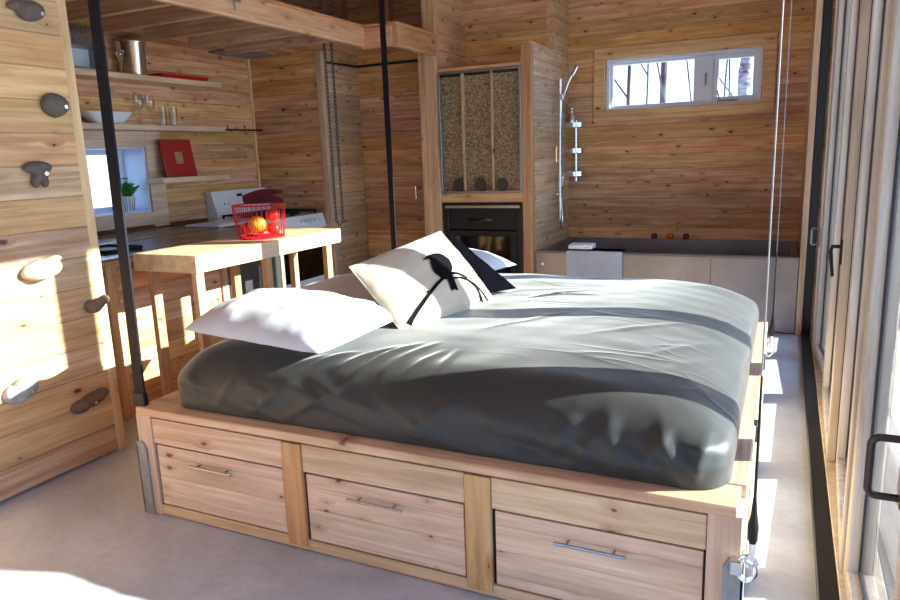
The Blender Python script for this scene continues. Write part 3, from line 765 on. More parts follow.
# ------------------------------------------------------------------ kitchen
tb = thing('bar_table', 'tall narrow light wood table with thick top beside the bed head', 'table', (-2.78, 3.09, 0))
B(-2.995, -2.567, 2.51, 3.76, .812, .9, .003).build('tabletop', 'table', tb)
for x, y in ((-2.60, 2.545), (-2.90, 2.545), (-2.60, 3.06), (-2.90, 3.13), (-2.60, 3.64), (-2.90, 3.68)):
    B(x-.017, x+.017, y-.026, y+.026, 0, .812, .002).build('leg', 'bz', tb)
pen = thing('kitchen_peninsula', 'plank fronted kitchen peninsula with dark brown worktop behind the tall table', 'kitchen unit', (-3.4, 3.1, 0))
t = MB(); t.box(-3.7, -3.155, 2.46, 3.31, .0, .845); t.build('plank_body', 'wall_yk', pen)
B(-3.156, -3.14, 2.46, 2.52, 0, .845, .002).build('end_stile', 'bz', pen)
B(-3.156, -3.14, 3.27, 3.325, 0, .845, .002).build('end_stile', 'bz', pen)
B(-3.72, -3.12, 2.42, 3.92, .845, .872, .003).build('worktop', 'worktop', pen)
B(-3.7, -3.16, 3.87, 3.9, 0, .845).build('end_panel', 'bz', pen)
fr = thing('small_fridge', 'dark grey metal undercounter fridge behind the tall table legs', 'fridge', (-3.42, 3.6, 0))
B(-3.68, -3.18, 3.335, 3.86, .03, .84, .004).build('cabinet', 'fridge', fr)
B(-3.18, -3.15, 3.34, 3.855, .06, .835, .006).build('door', 'fridge', fr)
B(-3.6, -3.22, 3.38, 3.82, 0, .03).build('plinth', 'black', fr)
tr = thing('serving_tray', 'dark shallow tray lying on the brown peninsula worktop', 'tray', (-3.45, 2.75, .872))
t = MB(); t.box(-3.6, -3.32, 2.62, 2.86, .872, .88, .002)
for a in ((-3.6, -3.59, 2.62, 2.86), (-3.33, -3.32, 2.62, 2.86), (-3.6, -3.32, 2.62, 2.63), (-3.6, -3.32, 2.85, 2.86)): t.box(*a, .88, .892, .001)
t.build('tray', M['black'], tr)
wc = thing('kitchen_counter', 'long dark brown kitchen counter under the window', 'kitchen unit', (-4.2, 3.3, 0))
B(-4.545, -3.95, 1.55, 4.61, 0, .815).build('base_cabinet', 'wall_yk', wc)
B(-4.548, -3.92, 1.53, 4.62, .815, .85, .003).build('worktop', 'worktop', wc)
B(-4.548, -4.532, 1.53, 4.62, .85, .878, .002).build('backsplash', 'worktop', wc)
cb = B(-4.3, -3.94, 4.13, 4.56, .8505, .866, .004).build('cutting_board', 'white'); tag(cb, 'white cutting board lying on the dark counter left of the stove', 'cutting board')
st = thing('stove', 'white gas stove with black grates in the kitchen corner', 'stove', (-4.15, 4.98, 0))
B(-4.53, -3.84, 4.635, 5.335, .04, .845, .004).build('body', 'white', st)
B(-4.5, -3.9, 4.66, 5.31, 0, .04).build('plinth', 'black', st)
B(-4.54, -3.83, 4.63, 5.34, .845, .862, .004).build('cooktop', 'white', st)
g = MB(); g.prism([(-4.545, .862), (-4.41, .862), (-4.43, .93), (-4.475, 1.10), (-4.545, 1.10)], 1, 4.63, 5.34, .006)
bg = g.build('backguard', 'white', st)
g = MB(); g.box(-4.462, -4.452, 4.93, 4.99, 1.04, 1.065, .001); g.build('clock_display', 'darkglass', bg)
for y in (4.75, 4.80): MB().tube([(-4.452, y, .985), (-4.438, y, .985)], .008, 10).build('button', 'greysteel', bg)
g = MB(); g.prism([(-3.84, .72), (-3.79, .735), (-3.83, .862), (-3.86, .862)], 1, 4.635, 5.335, .003)
kp = g.build('knob_panel', 'white', st)
for y in (4.99, 5.055, 5.12, 5.185, 5.25):
    k = MB(); mt = Matrix.Translation((-3.812, y, .80)) @ Matrix.Rotation(math.radians(72), 4, 'Y')
    k.lathe([(.022, 0), (.022, .012), (.017, .022), (.0, .024)], (0, 0, 0), 16, mt); k.box(-.004, .004, -.018, .018, .02, .03, .001, mt)
    k.build('knob', 'whiteframe', kp)
dr = B(-3.84, -3.80, 4.645, 5.325, .20, .715, .006).build('oven_door', 'white', st)
B(-3.802, -3.797, 4.70, 5.27, .30, .565, .002).build('oven_window', 'darkglass', dr)
h = MB(); h.tube([(-3.76, 4.70, .66), (-3.76, 5.27, .66)], .010, 8); h.tube([(-3.80, 4.72, .66), (-3.76, 4.72, .66)], .008, 8); h.tube([(-3.80, 5.25, .66), (-3.76, 5.25, .66)], .008, 8); h.build('oven_handle', 'white', dr)
B(-3.84, -3.802, 4.645, 5.325, .05, .19, .006).build('bottom_drawer', 'white', st)
for cy in (4.81, 5.16):
    g = MB()
    for dx in (-4.38, -4.28, -4.18, -4.08, -3.98, -3.90): g.box(dx-.006, dx+.006, cy-.155, cy+.155, .885, .897, .001)
    for dy in (-.155, 0, .155): g.box(-4.39, -3.89, cy+dy-.006, cy+dy+.006, .885, .897, .001)
    for dx in (-4.38, -3.90):
        for dy in (-.155, .155): g.box(dx-.007, dx+.007, cy+dy-.007, cy+dy+.007, .862, .886)
    for dx in (-4.26, -4.02): g.lathe([(.05, 0), (.05, .012), (.03, .018), (0, .018)], (dx, cy, .862), 16)
    g.build('grate', 'black', st)

def shelf(y0, y1, z, label, brackets):
    s = thing('wall_shelf', label, 'shelf', (-4.45, (y0+y1)/2, z), 'wooden kitchen wall shelves')
    B(-4.549, -4.35, y0, y1, z-.042, z, .003).build('shelf_board', 'pale_board', s)
S1, S2, S3 = 1.998, 1.640, 1.240
shelf(2.3, 4.75, S1, 'topmost long wooden kitchen shelf carrying the steel bucket', (2.8, 4.3))
shelf(2.3, 4.75, S2, 'middle long wooden kitchen shelf carrying the glasses', (2.8, 4.3))
shelf(4.02, 4.75, S3, 'short lowest wooden shelf holding the red picture', (4.5,))
rr = thing('hanging_rail', 'thin black metal rail running from the middle shelf to the corner', 'rail', (-4.5, 5.0, 1.62))
MB().tube([(-4.46, 4.752, 1.622), (-4.46, 5.348, 1.622)], .008, 8).build('rod', 'black', rr)
for y in (4.9, 5.12): MB().tube([(-4.46, y, 1.63), (-4.46, y, 1.655), (-4.47, y, 1.665)], .005, 6).build('hook', 'black', rr)
# bucket
b = thing('ice_bucket', 'shiny steel ice bucket with ring handles on the top shelf', 'bucket', (-4.44, 3.94, S1))
MB().lathe([(.0, 0), (.085, 0), (.088, .004), (.108, .215), (.114, .222), (.116, .23), (.112, .236), (.104, .23), (.1, .2), (.08, .012), (0, .012)], (-4.44, 3.94, S1), 40).build('bucket_body', 'chrome', b, 40)
for s in (-1, 1):
    y = 3.94+s*.105
    m = MB(); m.ball((-4.44, y, S1+.165), .012, 2); m.ring((-4.44, y+s*.012, S1+.142), .024, .0045, 1); m.build('ring_handle', 'chrome', b)
rt = thing('serving_tray', 'flat red tray lying at the end of the top shelf', 'tray', (-4.45, 4.4, S1))
m = MB(); m.box(-4.53, -4.37, 4.14, 4.62, S1, S1+.016, .004); m.box(-4.53, -4.37, 4.13, 4.145, S1+.014, S1+.032, .003); m.box(-4.53, -4.37, 4.615, 4.63, S1+.014, S1+.032, .003)
m.box(-4.53, -4.52, 4.13, 4.63, S1+.014, S1+.032, .003); m.box(-4.38, -4.37, 4.13, 4.63, S1+.014, S1+.032, .003); m.build('tray', 'red', rt)
# grey perforated metal box
pb = thing('metal_box', 'grey perforated metal box open at the front, on the top shelf behind the strap', 'box', (-4.44, 3.5, S1))
m = MB(); x0, x1, y0, y1, z0, z1 = -4.54, -4.36, 3.36, 3.66, S1, S1+.17
for a in ((x0, x1, y0, y1, z0, z0+.012), (x0, x1, y0, y1, z1-.012, z1), (x0, x1, y0, y0+.012, z0, z1), (x0, x1, y1-.012, y1, z0, z1)): m.box(*a, .002)
m.build('casing', 'galv', pb)
B(x0, x0+.006, y0+.012, y1-.012, z0+.012, z1-.012).build('back_plate', 'whiteframe', pb)
m = MB()
for r_ in range(2):
    zz = z1+.012+r_*.05
    m.box(x1-.012, x1-.006, y0, y1, zz-.012, zz-.004); m.box(x1-.012, x1-.006, y0, y1, zz+.028, zz+.036)
    for k in range(13): m.box(x1-.012, x1-.006, y0+.004+k*.0225, y0+.014+k*.0225, zz-.004, zz+.028)
m.build('slotted_guard', 'galv', pb)
# glasses
def wineglass(y, label):
    g = MB(); g.lathe([(0, 0), (.034, 0), (.034, .003), (.006, .008), (.004, .02), (.004, .10), (.010, .108), (.03, .125), (.04, .155), (.039, .19), (.032, .225), (.030, .225), (.037, .19), (.038, .155), (.028, .128), (0, .112)], (-4.45, y, S2), 20)
    tag(g.build('wine_glass', 'cup', None, 50), label, 'glass', 'wine glasses on the middle shelf')
wineglass(3.955, 'stemmed wine glass on the middle shelf, nearer the white bowl')
wineglass(4.06, 'stemmed wine glass on the middle shelf, nearer the tumblers')
def tumbler(y, label):
    g = MB(); g.lathe([(0, 0), (.028, 0), (.034, .145), (.031, .145), (.026, .01), (0, .01)], (-4.45, y, S2), 20)
    tag(g.build('tumbler', 'cup', None, 50), label, 'glass', 'tumblers on the middle shelf')
tumbler(4.175, 'tall tumbler on the middle shelf beside the wine glasses')
tumbler(4.285, 'tall tumbler on the middle shelf, last in the row of glasses')
g = MB(); t = bmesh.new()
prof = [(.0, 0), (.6, 0), (1.0, .085), (.97, .085), (.58, .008), (0, .008)]
rows = []
for r, z in prof:
    rows.append([t.verts.new((-4.455+.085*r*math.copysign(abs(math.cos(a))**.5, math.cos(a)), 3.66+.2*r*math.copysign(abs(math.sin(a))**.5, math.sin(a)), S2+z)) for a in [2*PI*k/40 for k in range(40)]])
for a, b in zip(rows, rows[1:]):
    for k in range(40): t.faces.new([a[k], a[(k+1) % 40], b[(k+1) % 40], b[k]])
bmesh.ops.remove_doubles(t, verts=t.verts[:], dist=1e-5); g.merge(t)
tag(g.build('serving_bowl', 'white', None, 50), 'wide white flared serving bowl on the middle shelf', 'bowl')
# red picture
pc = thing('picture_frame', 'square red framed picture with gold centre leaning on the short shelf', 'picture', (-4.43, 4.28, S3))
R = Matrix.Translation((-4.41, 4.28, S3)) @ Matrix.Rotation(math.radians(-9), 4, 'Y')
MB().box(-.016, 0, -.158, .158, .002, .30, .002, R).build('red_board', 'redbook', pc)
MB().box(0, .003, -.038, .038, .105, .20, .001, R).build('gold_square', 'gold', pc)
# plant
pl = thing('potted_plant', 'small green leafy plant in a silvery white pot on the window sill', 'plant', (-4.62, 3.9, KZ0+.012))
MB().lathe([(0, 0), (.034, 0), (.05, .115), (.052, .118), (.048, .118), (.043, .10), (0, .10)], (-4.62, 3.9, KZ0+.0125), 24).build('pot', 'whiteframe', pl, 40)
m = MB()
for k in range(0, 24, 2):
    a = 2*PI*k/24
    m.tube([(-4.62+.0355*math.cos(a), 3.9+.0355*math.sin(a), KZ0+.02), (-4.62+.0495*math.cos(a), 3.9+.0495*math.sin(a), KZ0+.118)], .004, 5)
m.build('pot_ribs', 'greysteel', pl)
m = MB(); m.lathe([(0, .103), (.043, .103)], (-4.62, 3.9, KZ0+.0125), 16); m.build('soil', 'soil', pl)
m = MB(); lf = MB()
for k in range(26):
    a = random.uniform(0, 2*PI); tilt = random.uniform(.1, .9); L = random.uniform(.05, .12)
    if k == 0: tilt, L = .12, .16
    p0 = Vector((-4.62, 3.9, KZ0+.11)); dd = Vector((math.cos(a)*math.sin(tilt), math.sin(a)*math.sin(tilt), math.cos(tilt)))
    p1_ = p0+dd*L; m.tube([p0, p0+dd*L*.6, p1_], [.003, .0025, .002], 5)
    for j in range(3):
        q = p0+dd*L*(.5+.25*j); n_ = Vector((random.uniform(-1, 1), random.uniform(-1, 1), random.uniform(-.2, .8))).normalized()
        mt = n_.to_track_quat('X', 'Z').to_matrix().to_4x4()
        lf.ball(q+n_*.018, (.030, .020, .006), 2, .1, 2, mt)
m.build('stems', 'leaf', pl); lf.build('foliage', 'leaf', pl)
# metal plate under loft, loft hardware, chain
o = B(-4.54, -4.24, 4.84, 5.32, 2.262, 2.279, .002).build('heat_shield', 'greysteel'); tag(o, 'flat grey metal heat shield fixed under the loft above the stove', 'metal panel')
lh = thing('beam_hook', 'small steel bolt hook fixed on the loft edge beam', 'hook', (-2.895, 3.32, 2.2))
m = MB(); m.box(-2.9, -2.885, 3.28, 3.38, 2.235, 2.255, .002); m.build('plate', 'galv', lh)
MB().tube([(-2.888, 3.30, 2.24), (-2.872, 3.30, 2.235), (-2.87, 3.30, 2.18)], .007, 8).build('pin', 'chrome', lh)
ch = thing('hoist_chain', 'looped steel chain hanging from the loft beside the recess', 'chain', (-3.43, 5.0, .8))
def chain(pts_x, y, z0, z1):
    m = MB(); k = 0; z = z0
    while z < z1:
        for i in range(1):
            R_ = Matrix.Rotation(PI/2*(k % 2), 4, 'Z')
            pts = []
            for q in range(13):
                a = 2*PI*q/12; pts.append(Vector((pts_x, y, z))+R_ @ Vector((.011*math.cos(a), 0, .021*math.sin(a))))
            m.tube(pts, .0042, 5, False)
        z += .031; k += 1
    return m
chain(-3.455, 5.0, .83, H).build('chain_strand', 'chainlink', ch)
chain(-3.40, 5.02, .83, H).build('chain_strand', 'chainlink', ch)
m = MB(); pts = [(-3.4275+.0275*math.cos(PI+a), 5.01, .82+.035*math.sin(PI+a)) for a in [PI*k/10 for k in range(11)]]; m.tube(pts, .0045, 6); m.build('chain_bend', 'chainlink', ch)

# fruit basket
bc_ = Vector((-2.77, 3.235, .9))
bk = thing('fruit_basket', 'red wire fruit basket standing on the tall wooden table', 'basket', bc_)
m = MB(); NW = 32
for k in range(NW):
    a = 2*PI*k/NW
    m.tube([bc_+Vector((.132*math.cos(a), .132*math.sin(a), .006)), bc_+Vector((.15*math.cos(a), .15*math.sin(a), .19))], .0022, 5)
m.build('upright_wires', 'red', bk)
MB().ring(bc_+Vector((0, 0, .192)), .150, .005, 2, 40).build('top_rim', 'red', bk); MB().ring(bc_+Vector((0, 0, .006)), .132, .005, 2, 40).build('bottom_rim', 'red', bk)
m = MB()
for k in range(-5, 6):
    h_ = math.sqrt(max(0, .13**2-(k*.024)**2)); m.tube([bc_+Vector((k*.024, -h_, .006)), bc_+Vector((k*.024, h_, .006))], .0025, 5)
m.build('base_wires', 'red', bk)
def fruit(name, mat, c, r, label, cat, grp):
    c = bc_+Vector(c)
    o = thing(name, label, cat, c, grp)
    MB().ball(c, (r, r, r*.93), 3, .03, 2).build('fruit_body', mat, o, 60)
    MB().tube([c+Vector((0, 0, r*.86)), c+Vector((.004, 0, r*1.06))], .004, 6).build('stem', 'leaf', o)
fruit('orange', 'orange', (.035, -.068, .085), .05, 'bright orange fruit at the front of the red wire basket', 'fruit', 'fruit in the basket')
fruit('red_apple', 'fruitred', (-.065, -.035, .053), .043, 'red apple at the front left of the red wire basket', 'fruit', 'fruit in the basket')
fruit('red_apple', 'fruitred', (.06, .045, .13), .042, 'red apple at the right of the red wire basket', 'fruit', 'fruit in the basket')
fruit('red_apple', 'fruitred', (.068, .035, .05), .038, 'red apple under the topmost apple in the red wire basket', 'fruit', 'fruit in the basket')
fruit('red_apple', 'fruitred', (-.06, .06, .053), .043, 'red apple at the back left of the red wire basket', 'fruit', 'fruit in the basket')
# dark red napkins
def sheet(f, n=14, th=.004):
    bm = bmesh.new(); g = [[bm.verts.new(f(i/n, j/n)) for j in range(n+1)] for i in range(n+1)]
    for i in range(n):
        for j in range(n): bm.faces.new([g[i][j], g[i+1][j], g[i+1][j+1], g[i][j+1]])
    bmesh.ops.solidify(bm, geom=bm.faces[:], thickness=th)
    mb = MB(); mb.bm.free(); mb.bm = bm; return mb
nk_ = thing('napkin', 'dark red folded cloth napkin resting on the back rim of the fruit basket', 'napkin', bc_+Vector((-.02, .08, .2)))
def nf(dz, s, w, tx):
    def f(a, b):
        p = Vector((-.02+.10*s*(a-.5)*.5, .07+.02*b, 0))
        d = Vector((.62, .78, 0))
        return bc_+Vector((-.05, .07, .212+dz))+d*((a-.4)*.24)+Vector((-.45, .36, .8))*((b-.5)*w*(.25+.75*math.sin(PI*min(1, a*.8+.15))))+Vector((0, 0, .012+.02*math.sin(a*PI*.8)+tx*a+.006*math.sin(b*9+a*3)))
    return f
sheet(nf(0, 1, .07, .02)).build('upper_fold', 'darkred', nk_, 60)
sheet(nf(-.004, 1, .09, -.03)).build('lower_fold', 'darkred', nk_, 60)

# ------------------------------------------------------------------ fireplace and chip cabinet
fp = thing('fireplace', 'black built-in fireplace insert with glass door below the chip cabinet', 'fireplace', (-2.26, 5.5, .2))
m = MB(); frame_box(m, 0, -2.605, -1.905, .2, .942, 5.345, 5.40, .05); m.box(-2.56, -1.95, 5.36, 5.4, .72, .90, .003); m.build('surround', 'black', fp)
B(-2.585, -1.925, 5.338, 5.352, .897, .922, .003).build('trim_bar', 'steel', fp)
m = MB(); m.box(-2.38, -2.16, 5.354, 5.361, .79, .815, .002)
m.build('vent_slot', 'darkglass', fp)
m = MB(); frame_box(m, 0, -2.55, -1.96, .25, .715, 5.342, 5.365, .05); dd = m.build('door_frame', 'black', fp)
B(-2.5, -2.01, 5.352, 5.358, .30, .665).build('door_glass', 'darkglass', dd)
m = MB(); m.box(-2.6, -1.91, 5.40, 5.93, .2, .94); m.build('firebox', 'black', fp)
pc = thing('chip_cabinet', 'glass fronted cabinet of brown wood chips in three bays above fireplace', 'cabinet', (-2.26, 5.4, 1.02))
m = MB(); frame_box(m, 0, -2.618, -1.902, 1.022, 1.99, 5.345, 5.39, .018, .002); m.build('metal_frame', 'galv', pc)
tag(B(-2.60, -1.92, 5.385, 5.9, 1.04, 1.955).build('wood_chips', 'pellets', pc), None, None, None, 'stuff')
for x in (-2.402, -2.148): B(x-.009, x+.009, 5.352, 5.386, 1.04, 1.972, .001).build('divider', 'bz', pc)
B(-2.60, -1.92, 5.362, 5.366, 1.04, 1.972).build('glass_front', 'glass', pc)
for x in (-2.462, -2.265, -2.072): MB().lathe([(0, 0), (.048, 0), (.05, .004), (.046, .012), (.0, .012)], (0, 0, 0), 28, Matrix.Translation((x, 5.362, 1.088)) @ Matrix.Rotation(PI/2, 4, 'X')).build('round_vent', 'dark_bronze', pc)

# ------------------------------------------------------------------ bath
tu = thing('bathtub', 'wide bronze coloured metal bathtub along the back wall', 'bathtub', (-.86, 5.9, 0))
m = MB(); tx0, tx1, ty0, ty1, tz = -1.818, .108, 5.385, 6.398, .545
m.box(tx0, tx1, ty0+.012, ty0+.05, .02, tz-.002); m.box(tx0, tx1, ty1-.045, ty1, .02, tz, .003); m.box(tx0, tx0+.05, ty0+.05, ty1-.045, .02, tz, .003); m.box(tx1-.05, tx1, ty0+.05, ty1-.045, .02, tz, .003); m.box(tx0+.05, tx1-.05, ty0+.05, ty1-.045, .06, .12)
m.build('tub_shell', 'tub', tu)
B(tx0, tx1, ty0-.004, ty0+.06, tz-.004, tz+.006, .003).build('front_rim', 'tub', tu)
for a, b in ((tx0+.02, -1.50), (-1.497, -.470), (-.467, -.058), (-.055, tx1-.003)):
    B(a, b, ty0, ty0+.014, .01, tz-.006, .002).build('front_panel', 'tub', tu)
MB().tube([(-1.745, ty0-.008, .447), (-1.745, ty0+.004, .447)], .012, 12).build('drain_button', 'chrome', tu)
# towels
def towel():
    tw = thing('bath_towel', 'white bath towel draped over the front rim of the bathtub', 'towel', (-1.3, 5.39, .55))
    def f(a, b):
        s = a*.62
        x = -1.545+.44*b
        if s < .16: y, z = ty0+.15-s, .562-.0*s
        elif s < .2:
            q = (s-.16)/.04*PI/2; y, z = ty0-.012-.012*math.sin(q)+.0, .562-.012*(1-math.cos(q))
        else: y, z = ty0-.026, .55-(s-.2)
        y -= .006*math.sin(x*40)*max(0, (s-.2)/.4)
        return Vector((x, y, z))
    sheet(f, 40, .010).build('terry_cloth', 'towel', tw, 60)
    f2 = thing('hand_towel', 'small folded white towel lying on top of the draped bath towel', 'towel', (-1.44, 5.45, .575))
    m = MB(); m.box(-1.535, -1.345, 5.372, 5.52, .5755, .592, .007, None, 2); m.box(-1.533, -1.348, 5.374, 5.52, .5925, .609, .007, None, 2)
    m.build('folded_cloth', 'towel', f2)
towel()
def candle(x, r, h, mat, label, orange=False):
    c = thing('candle', label, 'candle', (x, 6.375, .545), 'candles on the bathtub ledge')
    m = MB(); y = 6.372
    if orange: m.lathe([(0, 0), (r*.7, .0), (r, h*.35), (r, h*.6), (r*.7, h), (0, h)], (x, y, .5455), 18)
    else: m.lathe([(0, 0), (r, 0), (r, h-.004), (r-.004, h), (0, h)], (x, y, .5455), 18)
    m.build('wax', mat, c, 50)
    MB().tube([(x, y, .5455+h), (x+.001, y, .5455+h+.01)], .0015, 5).build('wick', 'black', c)
candle(-1.035, .024, .046, 'wax_purple', 'dark purple candle, left of the orange one on the bathtub ledge')
candle(-.90, .032, .05, 'wax_orange', 'round orange candle in the middle of the bathtub ledge', True)
candle(-.765, .024, .046, 'wax_red', 'dark red candle, right of the orange one on the bathtub ledge')
# shower
sh = thing('shower_set', 'chrome shower rail with hand shower and looping hose', 'shower', (-1.82, 6.07, .9))
xw = -1.82; yr = 5.985
m = MB(); m.tube([(xw+.045, yr, 1.03), (xw+.045, yr, 1.93)], .014, 12)
for z in (1.06, 1.90): m.tube([(xw, yr, z), (xw+.045, yr, z)], .009, 10)
m.build('slide_rail', 'chrome', sh)
m = MB(); m.box(xw+.03, xw+.07, yr-.018, yr+.018, 1.76, 1.81, .004); m.build('slider', 'chrome', sh)
m = MB(); m.tube([(xw+.06, yr-.01, 1.76), (xw+.09, yr+.06, 1.90), (xw+.115, yr+.12, 1.985)], [.012, .015, .017], 10)
m.tube([(xw+.105, yr+.10, 1.955), (xw+.125, yr+.15, 2.035)], [.024, .034], 12); m.build('hand_shower', 'chrome', sh)
m = MB(); m.lathe([(0, 0), (.032, 0), (.03, .035), (.022, .04), (.02, .06), (0, .06)], (0, 0, 0), 20, Matrix.Translation((xw, yr+.02, 1.04)) @ Matrix.Rotation(PI/2, 4, 'Y')); m.tube([(xw+.05, yr+.02, 1.04), (xw+.065, yr+.02, 1.12)], .008, 8); m.build('mixer_valve', 'chrome', sh)
hp = [(xw+.05, yr-.01, 1.76)]
for k in range(25):
    a = k/24; ang = PI*a
    hp.append((xw+.05-.012*a, yr-.02+.065*(1-math.cos(ang))/2+.0, 1.66-.66*min(1, a*2.0)*1.0 if a < .35 else .75+.0))
hose = []
for k in range(41):
    s = k/40
    if s < .55: hose.append((xw+.05, yr-.012-.02*math.sin(s/.55*PI/2), 1.76-(1.76-.76)*(s/.55)))
    elif s < .8:
        a = (s-.55)/.25*PI; hose.append((xw+.05-.01*a/PI, yr+.018-.05*math.cos(a), .76-.085*math.sin(a)))
    else: hose.append((xw+.04-.01*(s-.8)*5, yr+.068-.02*(s-.8)*5, .76+.2*(s-.8)*5))
m = MB(); m.tube(hose, .0095, 8); m.build('hose', 'chrome', sh)
m = MB(); m.lathe([(0, 0), (.022, 0), (.02, .02), (.012, .035), (0, .035)], (0, 0, 0), 16, Matrix.Translation((xw, yr+.048, .965)) @ Matrix.Rotation(PI/2, 4, 'Y')); m.build('wall_outlet', 'chrome', sh)
cd = thing('shower_caddy', 'three tier chrome shower caddy mounted in the corner', 'caddy', (-1.76, 6.36, 1.06))
m = MB(); m.tube([(-1.745, 6.375, 1.06), (-1.745, 6.375, 1.60)], .018, 12); m.build('pole', 'chrome', cd)
for z in (1.535, 1.31, 1.105):
    m = MB(); m.lathe([(.0, 0), (.08, 0), (.086, .004), (.086, .04), (.082, .04), (.082, .006), (0, .006)], (0, 0, 0), 28, Matrix.Translation((-1.75, 6.325, z)) @ Matrix.Diagonal((1.15, .78, 1.1, 1)))
    m.build('tray', 'chrome', cd)
bt = thing('soap_bottle', 'silver pump bottle standing on the top tier of the shower caddy', 'bottle', (-1.765, 6.31, 1.541))
MB().lathe([(0, 0), (.026, 0), (.028, .005), (.028, .10), (.018, .115), (.012, .12), (0, .12)], (-1.765, 6.31, 1.542), 20).build('bottle_body', 'chrome', bt, 40)
MB().lathe([(0, .12), (.014, .12), (.014, .135), (.006, .138), (.006, .15), (.02, .152), (.02, .162), (0, .162)], (-1.765, 6.31, 1.542), 16).build('pump', 'chrome', bt)

# ------------------------------------------------------------------ outside
def snow():
    bm = bmesh.new(); n = 60; g = {}
    for i in range(n+1):
        for j in range(n+1):
            x = -45+90*i/n; y = -40+100*j/n
            z = -.25
            if y > 8.5: z += (y-8.5)*.52
            if x < -7: z += (-7-x)*.12
            d = max(0, min(1, (max(abs(x+2.3)-4.5, abs(y-2)-7))/4))
            z += .12*noise.noise(Vector((x*.12, y*.12, 0)))*d
            g[i, j] = bm.verts.new((x, y, z))
    for i in range(n):
        for j in range(n): bm.faces.new([g[i, j], g[i+1, j], g[i+1, j+1], g[i, j+1]])
    mb = MB(); mb.bm.free(); mb.bm = bm
    struct('ground_snow', mb, 'snow', 'snow covered hillside outside the windows', 60)
snow()
def tree(x, y, r, h, lean, mat, label, fork=0, branches=5, seed=0):
    rd = random.Random(seed)
    z = -.3+(max(0, y-8.5)*.52)+(max(0, -7-x)*.12)-.2
    o = thing('bare_tree', label, 'tree', (x, y, z), 'bare trees outside')
    base = Vector((x, y, z)); tp = base+Vector((lean*h, 0, h))
    pts = [base.lerp(tp, k/8)+Vector((rd.uniform(-1, 1), rd.uniform(-1, 1), 0))*r*.8*(0 < k < 8) for k in range(9)]
    MB().tube(pts, [r*(1-.07*k) for k in range(9)], 10).build('trunk', mat, o, 60)
    for b in range(branches):
        k = rd.uniform(.25, .9); p = base.lerp(tp, k); a = rd.choice((0, PI))+rd.uniform(-.6, .6); L = rd.uniform(.8, 1.8)*h/6
        q = p+Vector((math.cos(a)*L*.6, math.sin(a)*L*.6, L)); mid = p.lerp(q, .5)+Vector((0, 0, -.08*L))
        MB().tube([p, mid, q], [max(.012, r*.45), max(.009, r*.3), .006], 6).build('branch', mat, o, 60)
# direction seen through the back window: x = px_dir * y
tree(-2.11, 10.4, .03, 6, .012, 'bark', 'thin forked dark tree at the left of the back window view', branches=8, seed=1)
tree(-1.94, 11.0, .015, 6, .0, 'bark', 'slender sapling left of the dark trunk in the back window view', branches=4, seed=2)
tree(-1.825, 11.8, .055, 7, .0, 'bark', 'dark straight trunk in the middle of the left window pane', branches=4, seed=3)
tree(-1.34, 10.7, .014, 6, -.22, 'bark', 'leaning sapling right of the dark trunk in the left window pane', branches=5, seed=4)
tree(-1.22, 11.3, .013, 6, -.13, 'bark', 'thin leaning sapling beside the window mullion', branches=5, seed=5)
tree(-.90, 10.9, .014, 6, .04, 'bark', 'thin sapling at the left of the right window pane', branches=6, seed=6)
tree(-.80, 11.4, .015, 6, -.03, 'bark', 'thin sapling in the middle of the right window pane', branches=6, seed=7)
tree(-.72, 10.3, .013, 5, .1, 'bark', 'thin sapling leaning towards the thick pale trunk', branches=6, seed=22)
tree(-.50, 9.9, .088, 8, .005, 'birch', 'thick pale speckled trunk at the right of the back window view', branches=4, seed=8)
tree(-11.5, 8.4, 0.072, 7, .02, 'bark', 'dark tree trunk outside the kitchen window', branches=6, seed=9)
M['deck'] = wood('deck_boards', dark=(92, 86, 84), mid=(116, 110, 108), light=(136, 130, 128), axis=1, stack=0, ph=.14, knots=.1, seed=2)
struct('added_deck', B(.34, 2.6, -2.4, 7.4, -.2, -.03), 'deck', 'added grey weathered board deck dulling the snow glare outside the glass doors')  # deck added to darken the view through the panes and cut snow bounce
for k, (x, y, r) in enumerate(((4.4, 22.0, .16), (3.4, 26.0, .15), (6.2, 27.5, .17))):  # trunks added to darken the bright outlook through the door glass
    tree(x, y, r, 9, .01, 'bark', 'added bare dark tree darkening the view beyond the glass doors', branches=6, seed=30+k)
tree(-12.5, 9.2, 0.072, 7, .0, 'birch', 'pale tree trunk farther outside the kitchen window', branches=6, seed=10)

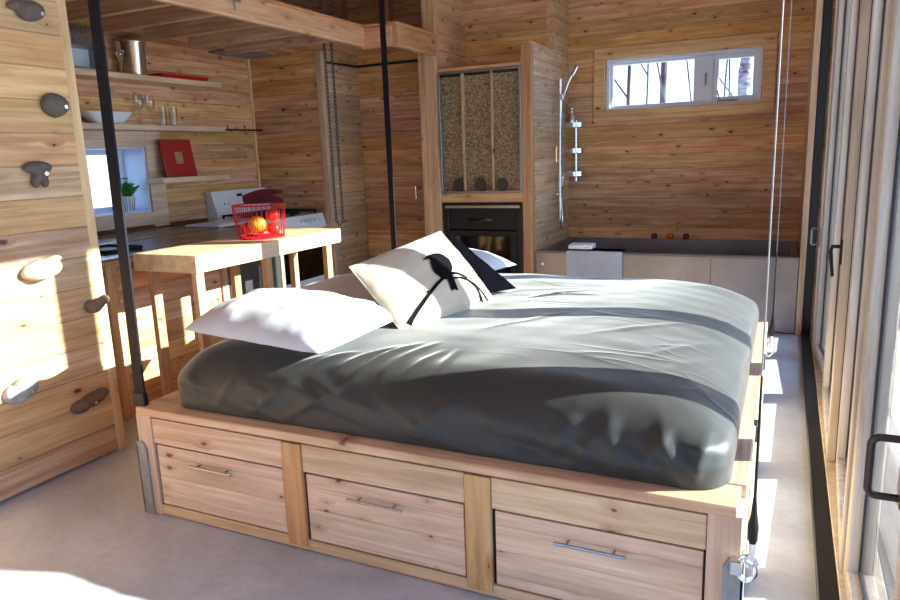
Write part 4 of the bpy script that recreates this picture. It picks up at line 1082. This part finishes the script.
# ------------------------------------------------------------------ light
sd = Vector((-1, -.34, -.405)).normalized()
sl = bpy.data.lights.new('sun', 'SUN'); sl.energy = 22; sl.angle = math.radians(.5); sl.color = (1, .975, .945)
so = bpy.data.objects.new('sun', sl); COL.objects.link(so); so.rotation_euler = sd.to_track_quat('-Z', 'Y').to_euler(); so.location = (12, 8, 7)
wld = bpy.data.worlds.new('World'); scn.world = wld; wld.use_nodes = True
nt = wld.node_tree; nt.nodes.clear(); N = NT(nt)
sky = N.n('ShaderNodeTexSky', sky_type='NISHITA'); sky.sun_disc = False; sky.sun_elevation = math.radians(32); sky.sun_rotation = math.atan2(1, .36); sky.altitude = 200; sky.air_density = 1.0; sky.dust_density = 1.0; sky.ozone_density = 1.0
bg = N.n('ShaderNodeBackground'); N.l(N.mix(1.0, sky.outputs[0], (.72, .92, 1.3, 1), 'MULTIPLY'), bg.inputs[0]); bg.inputs[1].default_value = .48
ow = N.n('ShaderNodeOutputWorld'); N.l(bg.outputs[0], ow.inputs[0])

# ------------------------------------------------------------------ camera
yaw, pit, rol, F = -0.448515472, 0.203392740, -0.0363511128, 701.263308
cy, sy, cp, sp, cr, sr = math.cos(yaw), math.sin(yaw), math.cos(pit), math.sin(pit), math.cos(rol), math.sin(rol)
fw = Vector((sy*cp, cy*cp, -sp)); r_ = Vector((cy, -sy, 0)); u_ = r_.cross(fw)
r2 = cr*r_+sr*u_; u2 = -sr*r_+cr*u_
cam = bpy.data.cameras.new('camera'); cam.sensor_width = 36; cam.lens = F/900*36; cam.clip_start = .02; cam.clip_end = 300
co = bpy.data.objects.new('camera', cam); COL.objects.link(co)
mw = Matrix((r2, u2, -fw)).transposed().to_4x4(); mw.translation = Vector((0, 0, CAMH)); co.matrix_world = mw
scn.camera = co
vs = scn.view_settings; vs.view_transform = 'Standard'; vs.look = 'None'; vs.exposure = 0.06; vs.gamma = 1; vs.use_curve_mapping = False
scn.cycles.use_denoising = True
scn.cycles.max_bounces = 12; scn.cycles.diffuse_bounces = 6; scn.cycles.transparent_max_bounces = 24; scn.cycles.sample_clamp_indirect = 6
